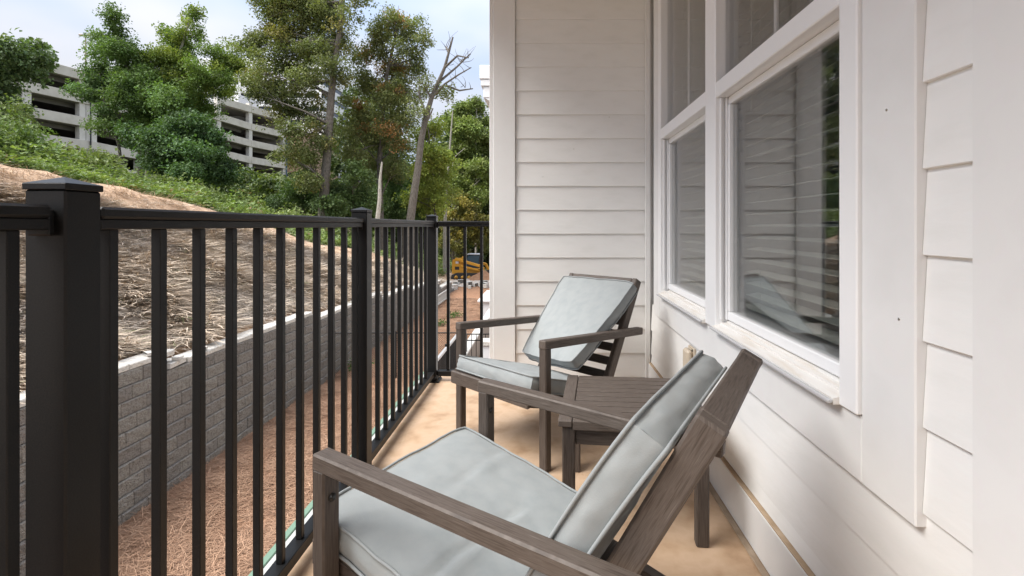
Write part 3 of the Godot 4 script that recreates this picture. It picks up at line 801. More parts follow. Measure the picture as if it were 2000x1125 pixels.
func rail(o: Node3D, a: Vector3, b: Vector3) -> void:
	var y := Vector3.UP
	var t := (b - a).normalized()
	var ea := a
	var eb := b
	a += t * .011
	b -= t * .011
	bar(o, "top_rail", a + y * 1.0375, b + y * 1.0375, .040, .018, M.black_metal, .002)
	bar(o, "rail_cap", a + y * 1.0565, b + y * 1.0565, .048, .0195, M.black_metal, .004)
	bar(o, "bottom_rail", a + y * .0525, b + y * .0525, .044, .035, M.black_metal, .002)
	for e in [[ea, 1.0], [eb, -1.0]]:
		bar(o, "rail_bracket", e[0] + y * 1.040, e[0] + t * (.0105 * e[1]) + y * 1.040, .034, .040, M.black_metal, .002)
		bar(o, "rail_bracket", e[0] + y * .0525, e[0] + t * (.0105 * e[1]) + y * .0525, .034, .028, M.black_metal, .002)


# ------------------------------------------------------------------ block retaining wall
func rough_block(sd: int, l: float, h: float, dep: float, rough: float) -> ArrayMesh:
	# front faces +x; local y up from its foot; local z along the wall
	var r := RandomNumberGenerator.new()
	r.seed = sd
	var n := FastNoiseLite.new()
	n.seed = sd
	n.frequency = 5.0
	n.fractal_octaves = 3
	var st := begin()
	var ny := 5
	var nz := 7
	var ys := [0.0, .010 / h, .35, .68, 1.0 - .013 / h, 1.0]
	var zs := [0.0, .010 / l, .2, .4, .6, .8, 1.0 - .010 / l, 1.0]
	var g := []
	for j in ny + 1:
		var row := []
		for i in nz + 1:
			var y: float = h * ys[j]
			var z: float = l * (zs[i] - 0.5)
			var x := n.get_noise_2d(z, y) * rough
			if j == 0 or j == ny or i == 0 or i == nz:
				x = -0.012
			elif i > 1 and i < nz - 1 and j > 1 and j < ny - 1:
				y += r.randf_range(-.12, .12) * h
				z += r.randf_range(-.06, .06) * l
			row.append(Vector3(x, y, z))
		g.append(row)
	for j in ny:
		for i in nz:
			var a: Vector3 = g[j][i]
			var b: Vector3 = g[j][i + 1]
			var c: Vector3 = g[j + 1][i + 1]
			var d: Vector3 = g[j + 1][i]
			for t in [[a, b, c], [a, c, d]]:
				var nn: Vector3 = (t[1] - t[0]).cross(t[2] - t[0]).normalized()
				tri(st, t[0], t[1], t[2], nn if nn.x > 0 else -nn)
	for i in nz:
		tri(st, g[ny][i], g[ny][i + 1], Vector3(-dep, h, g[ny][i + 1].z), Vector3.UP)
		tri(st, g[ny][i], Vector3(-dep, h, g[ny][i + 1].z), Vector3(-dep, h, g[ny][i].z), Vector3.UP)
		tri(st, g[0][i], g[0][i + 1], Vector3(-dep, 0, g[0][i + 1].z), Vector3.DOWN)
		tri(st, g[0][i], Vector3(-dep, 0, g[0][i + 1].z), Vector3(-dep, 0, g[0][i].z), Vector3.DOWN)
	for j in ny:
		for e in [0, nz]:
			var nn := Vector3(0, 0, -1 if e == 0 else 1)
			tri(st, g[j][e], g[j + 1][e], Vector3(-dep, g[j + 1][e].y, g[j + 1][e].z), nn)
			tri(st, g[j][e], Vector3(-dep, g[j + 1][e].y, g[j + 1][e].z), Vector3(-dep, g[j][e].y, g[j][e].z), nn)
	return st.commit()


func retaining_wall() -> void:
	var base_y := -3.02
	var o := thing("retaining_wall", V(WALL_X, base_y, 10.0))
	tag(o, "grey split-faced block retaining wall stepping down below the straw slope", "wall")
	var kinds := []
	for k in 6:
		kinds.append(rough_block(100 + k, .446, .197, .24, .016))
	var caps := []
	for k in 4:
		caps.append(rough_block(200 + k, .446, .088, .30, .014))
	var steps := [[1.0, 8.0, 10], [8.0, 13.0, 9], [13.0, 18.5, 8], [18.5, 22.0, 7], [22.0, 25.0, 6], [25.0, 28.0, 5], [28.0, 31.0, 3], [31.0, 33.0, 1]]
	var far := []
	var far_caps := []
	var P := func(c: int, d: float) -> Vector3: return Vector3(-.028 * c, .2 * c, -(d - 10.0))
	for c in 10:
		var last := 1.0
		for s in steps:
			if s[2] > c:
				last = s[1]
		var d: float = 1.0 + (.0 if c % 2 else .224)
		while d < last - .1:
			var p: Vector3 = P.call(c, d)
			p.x += rng.randf_range(-.004, .004)
			if d > 4.4 and d < 15.3:
				part(o, "block", kinds[rng.randi() % 6], M["block%d" % (rng.randi() % 3)], p)
			else:
				far.append(Transform3D(Basis(), p))
			d += .4485
	for s in steps:
		var d2: float = s[0] + .22
		while d2 < s[1] + .02:
			var t := Transform3D(Basis(), P.call(s[2], d2) + Vector3(.012, 0, 0))
			if s[0] > 7.0 and s[0] < 9.0 and d2 < 8.6:
				t.basis = Basis(Vector3.UP, .16) * Basis(Vector3(0, 0, 1), .06)
				t.origin.y += .014
			if d2 > 4.4 and d2 < 15.3:
				part(o, "cap_block", caps[rng.randi() % 4], M.block_cap, t.origin, t.basis)
			else:
				far_caps.append(t)
			d2 += .4485
	many(o, "far_block", kinds[0], M.block0, far)
	many(o, "far_cap", caps[0], M.block_cap, far_caps)
	# loose pieces of cap where the wall steps down
	var k := 0
	for q in [[7.75, -5.98, .9], [8.25, -5.92, .4], [8.9, -6.0, 1.9]]:
		var p := thing("broken_cap", V(q[1], [-.915, -1.112, -1.112][k], q[0]), q[2])
		part(p, "stone", rough_block(300 + k, .19, .045, .12, .012), M.block_cap, Vector3(.05, 0, 0))
		tag(p, ["flat broken cap stone lying on the upper step of the block wall", "flat broken cap stone lying just below the wall's step", "thin broken cap stone lying behind the block wall's lower cap"][k], "stone", "loose cap stones on the block wall")
		k += 1


func many(parent: Node, called: String, mesh: Mesh, m: Material, where: Array, colors := []) -> MultiMeshInstance3D:
	var mm := MultiMesh.new()
	mm.transform_format = MultiMesh.TRANSFORM_3D
	mm.use_colors = colors.size() > 0
	mm.mesh = mesh
	mm.instance_count = where.size()
	for k in where.size():
		mm.set_instance_transform(k, where[k])
		if colors.size():
			mm.set_instance_color(k, colors[k])
	var o := MultiMeshInstance3D.new()
	o.name = numbered(called) if parent == self else called
	o.multimesh = mm
	o.material_override = m
	o.set_meta("kind", "stuff")
	parent.add_child(o, true)
	return o


# ------------------------------------------------------------------ parking garage and houses behind
func garage() -> void:
	var o := thing("parking_garage", V(-67.0, 0, 66.7), atan2(46.0, 10.0))
	tag(o, "open-sided concrete parking garage with pale bands above the hill", "building")
	var cols := [-24.0, -15.8, -8.0, -.5, 6.85, 14.36, 21.84, 29.3, 36.86, 46.4]
	var level := func(k: int, s: float) -> float:
		var a := 13.2 + 3.27 * k
		var b := 11.5 + 3.35 * k
		return lerpf(a, b, clampf((s - 6.85) / 30.0, 0.0, 1.0))
	for i in cols.size():
		var s: float = cols[i]
		var w: float = 2.3 if i == 4 else (1.05 if i < 5 else .85)
		var top: float = level.call(3, s) - .2 if s < 29.0 else 25.6
		box(o, "column", Vector3(s - w * .5, 3.0, -.9), Vector3(s + w * .5, top, -.06), M.garage_column, .03)
	for k in range(-2, 4):
		for i in cols.size() - 1:
			var a: float = cols[i]
			var b: float = cols[i + 1]
			var ya: float = level.call(k, a)
			var yb: float = level.call(k, b)
			bar(o, "spandrel", Vector3(a + .02, ya - .66, .0), Vector3(b - .02, yb - .66, .0), .22, 1.32, M.garage_concrete, .02)
			# deck behind it
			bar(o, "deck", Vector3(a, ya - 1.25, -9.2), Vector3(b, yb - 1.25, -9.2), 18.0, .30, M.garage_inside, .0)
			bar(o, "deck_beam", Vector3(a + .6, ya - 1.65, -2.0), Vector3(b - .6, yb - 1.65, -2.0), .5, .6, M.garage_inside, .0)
	for i in [7, 8]:
		bar(o, "spandrel", Vector3(cols[i] + .02, 24.4, .0), Vector3(cols[i + 1] - .02, 24.4, .0), .22, 1.32, M.garage_concrete, .02)
		bar(o, "deck", Vector3(cols[i], 23.7, -9.2), Vector3(cols[i + 1], 23.7, -9.2), 18.0, .30, M.garage_inside, .0)
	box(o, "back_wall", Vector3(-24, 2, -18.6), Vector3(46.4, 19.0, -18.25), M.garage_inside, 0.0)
	box(o, "end_wall", Vector3(46.41, 3, -18.5), Vector3(46.8, 24.5, -1.0), M.garage_concrete, 0.0)
	for q in [-1, 1]:
		box(o, "column_joint", Vector3(6.85 + q * .34 - .03, 8.0, -.055), Vector3(6.85 + q * .34 + .03, 22.6, -.045), M.garage_inside, 0.0)
	part(o, "downpipe", tube([Vector3(6.9, 8.0, .28), Vector3(6.9, 22.0, .28)], [.09, .09], 6), M.machine_black)
	part(o, "downpipe", tube([Vector3(46.6, 6.0, .25), Vector3(46.6, 20.0, .25)], [.16, .16], 6), M.machine_glass)
	box(o, "stair_tower", Vector3(38.5, 23.5, -9.0), Vector3(44.0, 28.0, -4.5), M.office_white, .05)
	# lamp on the roof deck
	var lp := thing("parking_lamp", V(-65.1, 21.0, 72.4))
	tag(lp, "twin-headed pole lamp on the garage roof", "lamp")
	part(lp, "pole", tube([Vector3(0, -.6, 0), Vector3(0, 7.0, 0)], [.11, .08], 8), M.lamp_metal)
	for q in [-1, 1]:
		var arm := part(lp, "arm", tube([Vector3(0, 6.75, 0), Vector3(q * .3, 6.95, 0)], [.05, .05], 6), M.lamp_metal)
		part(arm, "lamp_head", box_mesh(Vector3(.62, .26, .45), .08), M.lamp_metal, Vector3(q * .58, 6.98, 0), Basis(Vector3(0, 0, 1), q * .08))


func far_buildings() -> void:
	var o := thing("office_building", V(-78, 0, 140))
	tag(o, "tall white banded office block seen through the tree crowns", "building")
	box(o, "body", Vector3(-19, 0, -18), Vector3(17, 44.0, 0), M.dark_glass, .05)
	for k in 10:
		box(o, "band", Vector3(-19.3, 12.0 + k * 3.6, -18.3), Vector3(17.3, 14.3 + k * 3.6, .35), M.office_white, .04)
	box(o, "parapet", Vector3(-19.4, 44.01, -18.4), Vector3(17.4, 46.4, .4), M.office_white, .04)
	for k in 9:
		box(o, "pier", Vector3(-19.0 + k * 4.4, 8.0, .36), Vector3(-18.4 + k * 4.4, 44.0, .55), M.office_white, .03)
	var t := thing("brick_building", V(-61.5, 0, 118))
	tag(t, "tan brick block standing beside the right end of the garage", "building")
	box(t, "wall", Vector3(-6, 2, -20), Vector3(5.4, 22.0, 0), M.tan_brick, .05)
	box(t, "parapet", Vector3(-6.2, 22.01, -20.2), Vector3(5.6, 22.9, .2), M.tan_brick, .05)
	for k in 4:
		for q in 2:
			box(t, "window", Vector3(-3.5 + q * 4.6, 8.0 + k * 3.5, .0), Vector3(-1.6 + q * 4.6, 9.8 + k * 3.5, .05), M.dark_glass, .01)


# ------------------------------------------------------------------ trees
func leaf_cluster(sd: int, n: int, radius: float, leaf: float, droop := 0.0) -> ArrayMesh:
	var key := "%d %d %.2f %.2f %.2f" % [sd, n, radius, leaf, droop]
	if leaf_cache.has(key):
		return leaf_cache[key]
	var r := RandomNumberGenerator.new()
	r.seed = sd
	var st := begin()
	for k in n:
		var dir := Vector3(r.randfn(), r.randfn() * .75, r.randfn()).normalized()
		var p := dir * radius * pow(r.randf(), .45)
		var along := (dir * .6 + Vector3(r.randfn(), r.randfn() - .5 - droop, r.randfn()) * .7).normalized()
		var side := along.cross(Vector3(r.randfn() * .5, 1.0, r.randfn() * .5)).normalized()
		var l := leaf * r.randf_range(.7, 1.25)
		var w := l * r.randf_range(.30, .40)
		var up := side.cross(along) * l * .10
		var tip := p + along * l - up
		var mid := p + along * l * .45 + up
		var q := r.randf_range(.72, 1.18)
		st.set_color(Color(q, q, q * r.randf_range(.8, 1.0)))
		var a := mid - side * w
		var b := mid + side * w
		for t in [[p, a, tip], [p, tip, b]]:
			var nn: Vector3 = (t[1] - t[0]).cross(t[2] - t[0]).normalized()
			tri(st, t[0], t[1], t[2], nn if nn.y > 0 else -nn)
	leaf_cache[key] = st.commit()
	return leaf_cache[key]


# lobes: [centre, radius]; returns the crown as one part
func crown(o: Node3D, lobes: Array, color: Color, leaf: float, thick: float, second := Color(0, 0, 0, 0)) -> void:
	var where := []
	var cols := []
	for q in lobes:
		var c: Vector3 = q[0]
		var r: float = q[1]
		# each lobe breaks up into uneven sprays
		var sprays := []
		for k in 7 + int(r * 2.5):
			var dir := Vector3(rng.randfn(), rng.randfn() * .8, rng.randfn()).normalized()
			sprays.append([c + dir * r * rng.randf_range(.25, .95), r * rng.randf_range(.22, .46)])
		var tone := rng.randf_range(.82, 1.16)
		for s in sprays:
			var n := int(maxf(3.0, thick * 26.0 * pow(s[1] / .5, 2.0) * .95))
			var tint := rng.randf_range(.80, 1.22) * tone
			var yellow := rng.randf()
			for k in n:
				var dir := Vector3(rng.randfn(), rng.randfn() * .62, rng.randfn())
				var p: Vector3 = s[0] + dir * s[1] * .62
				var sc := rng.randf_range(.7, 1.3)
				where.append(Transform3D(Basis.from_euler(Vector3(rng.randf_range(-.5, .5), rng.randf() * TAU, rng.randf_range(-.5, .5))).scaled(Vector3.ONE * sc), p))
				var cc := color
				if second.a > 0.0 and yellow < second.a:
					cc = color.lerp(Color(second.r, second.g, second.b), rng.randf_range(.5, 1.0))
				var v := tint * rng.randf_range(.85, 1.15)
				cols.append(Color(cc.r * v * 1.28 * rng.randf_range(.92, 1.08), cc.g * v * 1.22, cc.b * v * 1.75))
	many(o, "crown", leaf_cluster(17, 20, .34, leaf), M.leaf, where, cols)


func limb(a: Vector3, b: Vector3, r0: float, r1: float, sag: float, sides := 6) -> ArrayMesh:
	var pts := []
	var rr := []
	var bend := Vector3(rng.randfn(), rng.randfn() * .4, rng.randfn()) * (b - a).length() * .07
	for k in 6:
		var t := k / 5.0
		pts.append(a.lerp(b, t) + bend * sin(PI * t) + Vector3.UP * sag * sin(PI * t) + (Vector3(rng.randfn(), 0, rng.randfn()) * r0 * .5 if k > 0 and k < 5 else Vector3.ZERO))
		rr.append(lerpf(r0, r1, t))
	return tube(pts, rr, sides)


func planted(p: Array) -> float:
	return hill_y(p[0], p[2]) - .25


func tree(key: String, called: String, label: String, category: String, trunk_r: float, color: Color, leaf: float, thick: float, bark: Material, second := Color(0, 0, 0, 0), group := "") -> Node3D:
	var d: Dictionary = TREES[key]
	var tr: Array = d.trunk
	var base := V(tr[0][0], minf(planted(tr[0]), tr[0][1]), tr[0][2])
	var o := thing(called, base)
	tag(o, label, category, group)
	var pts := [Vector3.ZERO]
	var rr := [trunk_r * 1.35]
	for k in tr.size():
		pts.append(V(tr[k][0], tr[k][1] + .3, tr[k][2]) - base)
		rr.append(lerpf(trunk_r, trunk_r * .22, float(k) / tr.size()))
	part(o, "trunk", tube(pts, rr, 9), bark)
	var lobes := []
	for q in d.lobes:
		lobes.append([V(q[0], q[1], q[2]) - base, q[3]])
	for q in lobes:
		# the branch leaves the trunk below its lobe
		var best := 1
		for k in pts.size():
			if pts[k].y < q[0].y - q[1] * .3:
				best = k
		var from: Vector3 = pts[best]
		if best + 1 < pts.size():
			from = from.lerp(pts[best + 1], rng.randf_range(.0, .6))
		part(o, "branch", limb(from, q[0], maxf(.035, trunk_r * .30), .015, .0), bark)
		for k in 3:
			var e: Vector3 = q[0] + Vector3(rng.randfn(), rng.randfn() * .7, rng.randfn()).normalized() * q[1] * .8
			part(o, "twig", limb(from.lerp(q[0], rng.randf_range(.5, .95)), e, .03, .008, 0.0, 4), bark)
	crown(o, lobes, color, leaf, thick, second)
	return o


func bare(key: String, called: String, label: String, r: float, bark: Material) -> Node3D:
	var d: Array = BARE[key]
	var p0: Array = d[0][0]
	var base := V(p0[0], minf(planted(p0), p0[1]), p0[2])
	var o := thing(called, base)
	tag(o, label, "tree")
	for b in d.size():
		var pts := [Vector3.ZERO] if b == 0 else []
		var rr := [r * 1.2] if b == 0 else []
		for k in d[b].size():
			pts.append(V(d[b][k][0], d[b][k][1], d[b][k][2]) - base + (Vector3(0, 0, -1) * k * .35 * (1 if b % 2 else -1) if b > 0 else Vector3.ZERO))
			rr.append(lerpf(r if b == 0 else r * .30, r * .10 if b == 0 else r * .05, float(k) / d[b].size()))
		part(o, "trunk" if b == 0 else "branch", tube(pts, rr, 8), bark)
		if b > 0 and key == "dead":
			for k in 5:
				var a: Vector3 = pts[0].lerp(pts[-1], rng.randf_range(.3, 1.0))
				part(o, "twig", limb(a, a + Vector3(rng.randfn() * .5, rng.randf_range(.1, .9), rng.randfn() * .6), .022, .006, 0.0, 4), bark)
	return o


func trees() -> void:
	var dark := Color(0.0838, 0.144, 0.044)
	var mid := Color(0.122, 0.188, 0.047)
	var olive := Color(0.178, 0.203, 0.059)
	var lime := Color(.30, .36, .065)
	tree("maple", "maple_tree", "tall dark green tree with a leafy spire, in front of the garage", "tree", .24, mid, .16, 1.0, M.bark, Color(0.16, 0.244, 0.062, 0.3))
	tree("gum", "sweetgum_tree", "tree with pale trunk and bright yellow-green right crown before the garage", "tree", .20, Color(0.157, 0.227, 0.049), .16, 1.0, M.pale_bark, Color(0.285, 0.341, 0.062, 0.4))
	tree("low_oak", "oak_tree", "low dense dark green tree overhanging the bushes before the garage", "tree", .20, dark, .18, 1.1, M.bark)
	tree("side_oak", "oak_tree", "slender dark tree covering the garage column below the roof lamp", "tree", .12, Color(0.101, 0.16, 0.049), .18, .9, M.bark)
	tree("edge_tree", "walnut_tree", "feathery dark green tree at the picture's left edge", "tree", .16, Color(0.0956, 0.144, 0.049), .17, 1.0, M.bark, Color(0.143, 0.194, 0.062, 0.2))
	tree("tall_oak", "oak_tree", "tallest loose-crowned tree with ivied trunk, reaching past the picture's top", "tree", .30, Color(0.157, 0.186, 0.056), .14, .78, M.bark, Color(0.232, 0.211, 0.054, 0.25))
	tree("olive_tree", "beech_tree", "olive and rust tinted tree between the tallest tree and the dead one", "tree", .20, olive, .14, .85, M.bark, Color(0.356, 0.194, 0.062, 0.06))
	tree("lime_tree", "sapling_tree", "bright lime green young tree beside the dead tree's trunk", "tree", .10, lime, .17, 1.0, M.bark)
	tree("back_tree", "poplar_tree", "pale green far tree next to the white corner board", "tree", .22, Color(0.21, 0.269, 0.066), .20, 1.0, M.pale_bark)
	tree("hem_tree", "hemlock_tree", "yellowish layered tree behind the yellow loader", "tree", .14, Color(0.187, 0.191, 0.047), .20, .8, M.bark, Color(0.304, 0.259, 0.047, 0.4))
	tree("under_left", "understorey_tree", "dark bushy young tree at the foot of the tallest tree", "tree", .09, Color(0.0732, 0.119, 0.034), .15, 1.2, M.bark)
	tree("under_mid", "understorey_tree", "dark bushy young tree just left of the snapped pale trunk", "tree", .09, Color(0.0885, 0.135, 0.037), .15, 1.2, M.bark)
	tree("under_right", "understorey_tree", "dark bushy young tree between the pale snag and the dead tree", "tree", .09, Color(0.0968, 0.155, 0.047), .16, 1.2, M.bark)
	var dt := bare("dead", "dead_tree", "leaning dead tree with bare forked branches against the sky", .26, M.bark)
	crown(dt, [[V(-7.2, 9.6, 31) - dt.position, .8], [V(-6.0, 9.2, 31.4) - dt.position, .6], [V(-7.7, 7.8, 30.6) - dt.position, .7]], Color(0.197, 0.227, 0.07), .14, .3)
	bare("snag", "tree_snag", "snapped pale bare trunk standing above the railing", .13, M.pale_bark)
	bare("slim", "slim_tree", "slim pale trunk with one fork right of the dead tree", .13, M.pale_bark)
	bare("slim2", "slim_tree", "slim grey trunk close beside the dead tree", .10, M.pale_bark)
	# trunks of the wood behind
	for q in [[-4.2, 47.0, .16], [-7.6, 49.0, .13], [-9.9, 52.0, .2], [-6.2, 45.0, .10], [-5.2, 51.0, .14]]:
		var t := thing("forest_trunk", V(q[0], YARD_Y - .1, q[1]))
		tag(t, "straight grey trunk in the shaded wood behind the yard", "tree", "trunks in the shaded wood")
		part(t, "trunk", limb(Vector3.ZERO, Vector3(rng.randfn() * .5, 15.0, rng.randfn() * .5), q[2], q[2] * .5, 0.0, 8), M.pale_bark)
	# the wood behind, one mass of leaves
	var where := []
	var cols := []
	for k in 9000:
		var x := rng.randf_range(-40.0, 14.0)
		var d := rng.randf_range(48.0, 66.0) + maxf(0.0, -x - 16.0) * .4
		var ground := hill_y(x, d)
		var top := 10.0 + 3.5 * sin(x * .55) + 2.0 * sin(x * 1.3 + 1.0) + (d - 48.0) * .18
		if x < -22.0:
			top = 3.4 + 1.2 * sin(x * .8)
		var y := ground + top * pow(rng.randf(), .8)
		where.append(Transform3D(Basis.from_euler(Vector3(rng.randfn() * .4, rng.randf() * TAU, rng.randfn() * .4)).scaled(Vector3.ONE * rng.randf_range(1.1, 2.1)), V(x, y, d)))
		var c := Color(.075, .115, .038).lerp(Color(.18, .22, .055), pow(rng.randf(), 2.0))
		var v := rng.randf_range(.7, 1.2)
		cols.append(Color(c.r * v * 1.2, c.g * v * 1.15, c.b * v * 1.5))
	var wd := many(self, "woodland", leaf_cluster(18, 20, .42, .26), M.leaf, where, cols)
	tag(wd, "shaded green wood filling the gap behind the yard", "woodland")


func undergrowth() -> void:
	# mass of low leaves over the bank
	var where := []
	var cols := []
	for k in 30000:
		var d := 4.0 + 100.0 * pow(rng.randf(), 1.7)
		var q := .7 + 46.0 * pow(rng.randf(), 1.6)
		var x := crest_x(d) - q
		if d > 33.0 and x > -14.0 and rng.randf() < .6:
			continue
		var mound := maxf(0.0, hill_noise.get_noise_2d(x * 4.0 + 80.0, d * 4.0) + .2) * 1.9
		var y := hill_y(x, d) + mound * rng.randf_range(.55, 1.0) * smoothstep(.8, 4.0, q) + rng.randf_range(.05, .25)
		var sc := rng.randf_range(.75, 1.4) * (.55 + minf(d, 60.0) * .016)
		where.append(Transform3D(Basis.from_euler(Vector3(rng.randfn() * .3, rng.randf() * TAU, rng.randfn() * .3)).scaled(Vector3(sc, sc * .7, sc)), V(x, y, d)))
		var c := Color(.125, .180, .042).lerp(Color(.24, .27, .075), rng.randf() * .8)
		if rng.randf() < .04:
			c = Color(.22, .16, .06)
		var v := rng.randf_range(.75, 1.2) * (1.0 + hill_noise.get_noise_2d(x * 2.0, d * 2.0 + 50.0) * .5)
		cols.append(Color(c.r * v * 1.2, c.g * v * 1.22, c.b * v * 1.9))
	var ug := many(self, "undergrowth", leaf_cluster(19, 18, .34, .15), M.leaf, where, cols)
	tag(ug, "low green undergrowth covering the bank below the garage", "undergrowth")
	# shrubs standing out of it
	var spots := [[-16.2, 13.5, 1.3], [-18.6, 15.5, 1.6], [-21.2, 19.0, 1.9], [-17.0, 17.5, 1.1], [-15.6, 18.2, 1.0], [-17.6, 21.5, 1.2], [-14.6, 20.8, .9], [-16.0, 24.5, 1.2], [-14.0, 23.0, .9], [-18.4, 27.0, 1.4], [-13.6, 26.5, 1.0], [-16.2, 30.0, 1.3], [-21.0, 30.0, 1.6], [-24.5, 26.0, 1.5], [-27.5, 31.0, 1.7], [-13.2, 29.5, 1.0]]
	for s in spots:
		var o := thing("shrub", V(s[0], hill_y(s[0], s[1]) - .05, s[1]))
		tag(o, "rounded leafy shrub standing out of the bank's undergrowth", "shrub", "shrubs on the bank")
		var lobes := []
		for k in 4:
			lobes.append([Vector3(rng.randfn() * .45, rng.randf_range(.35, .8), rng.randfn() * .45) * s[2], s[2] * rng.randf_range(.35, .6)])
			part(o, "stem", limb(Vector3.ZERO, lobes[k][0], .03, .01, 0.0, 5), M.bark)
		crown(o, lobes, Color(.115, .175, .042).lerp(Color(.19, .235, .07), rng.randf()), .12, 1.5)
	# dry straw on the slope
	var blade := tuft(31, 18, .34, .0085, .13)
	where = []
	cols = []
	for k in 40000:
		var d := 5.0 + 29.0 * pow(rng.randf(), 1.5)
		var t := rng.randf()
		var x := lerpf(-6.60, crest_x(d) + .85 + hill_noise.get_noise_1d(d * 12.0) * .7, t)
		if k % 22 == 0:
			x = crest_x(d) + rng.randf_range(-.9, 1.2)
		var n := hill_noise.get_noise_2d(x * 5.0, d * 5.0 + 30.0)
		var sc := rng.randf_range(.6, 1.15) * (1.0 + maxf(n, 0.0) * 1.2)
		if t < .06:
			sc *= 1.3
		where.append(Transform3D(Basis.from_euler(Vector3(rng.randfn() * .15, rng.randf() * TAU, rng.randfn() * .15)).scaled(Vector3(sc, sc * rng.randf_range(.4, 1.1), sc)), V(x, hill_y(x, d) - .01, d)))
		var c := Color(.50, .385, .28).lerp(Color(.70, .585, .455), rng.randf())
		if n < -.15:
			c = c.lerp(Color(.42, .37, .33), .6)
		if rng.randf() < .015:
			c = Color(.13, .17, .05)
		cols.append(c)
	var dg := many(self, "dry_grass", blade, M.dry_blade, where, cols)
	tag(dg, "flattened dry straw grass covering the slope above the block wall", "grass")
	# pine needles over the yard
	var needle := tuft(32, 16, .19, .0052, .08)
	where = []
	cols = []
	for k in 22000:
		var d := 4.0 + 24.0 * pow(rng.randf(), 1.7)
		var x := rng.randf_range(-5.62, -1.0)
		where.append(Transform3D(Basis.from_euler(Vector3(rng.randfn() * .1, rng.randf() * TAU, rng.randfn() * .1)).scaled(Vector3.ONE * rng.randf_range(.7, 1.3)), V(x, YARD_Y + hill_noise.get_noise_2d(x * 5.0 + 40.0, d * 5.0) * 0.07 + .005, d)))
		cols.append(Color(.22, .115, .065).lerp(Color(.42, .26, .165), rng.randf()))
	var pn := many(self, "pine_needles", needle, M.dry_blade, where, cols)
	tag(pn, "loose brown pine needle mulch on the yard floor", "mulch")


func tuft(sd: int, n: int, l: float, w: float, rise: float) -> ArrayMesh:
	var r := RandomNumberGenerator.new()
	r.seed = sd
	var st := begin()
	for k in n:
		var a := r.randf() * TAU
		var p := Vector3(r.randfn() * l * .4, 0, r.randfn() * l * .4)
		var dir := Vector3(cos(a), r.randf_range(.0, rise * 2.0), sin(a)).normalized()
		var side := dir.cross(Vector3.UP).normalized() * w * .5
		var ll := l * r.randf_range(.6, 1.3)
		var m := p + dir * ll * .55 + Vector3.UP * ll * .04
		var e := p + dir * ll - Vector3.UP * ll * .10 * r.randf()
		e.y = maxf(e.y, .004)
		var q := r.randf_range(.7, 1.15)
		st.set_color(Color(q, q, q))
		tri(st, p - side, p + side, m + side, Vector3.UP)
		tri(st, p - side, m + side, m - side, Vector3.UP)
		tri(st, m - side, m + side, e, Vector3.UP)
	return st.commit()


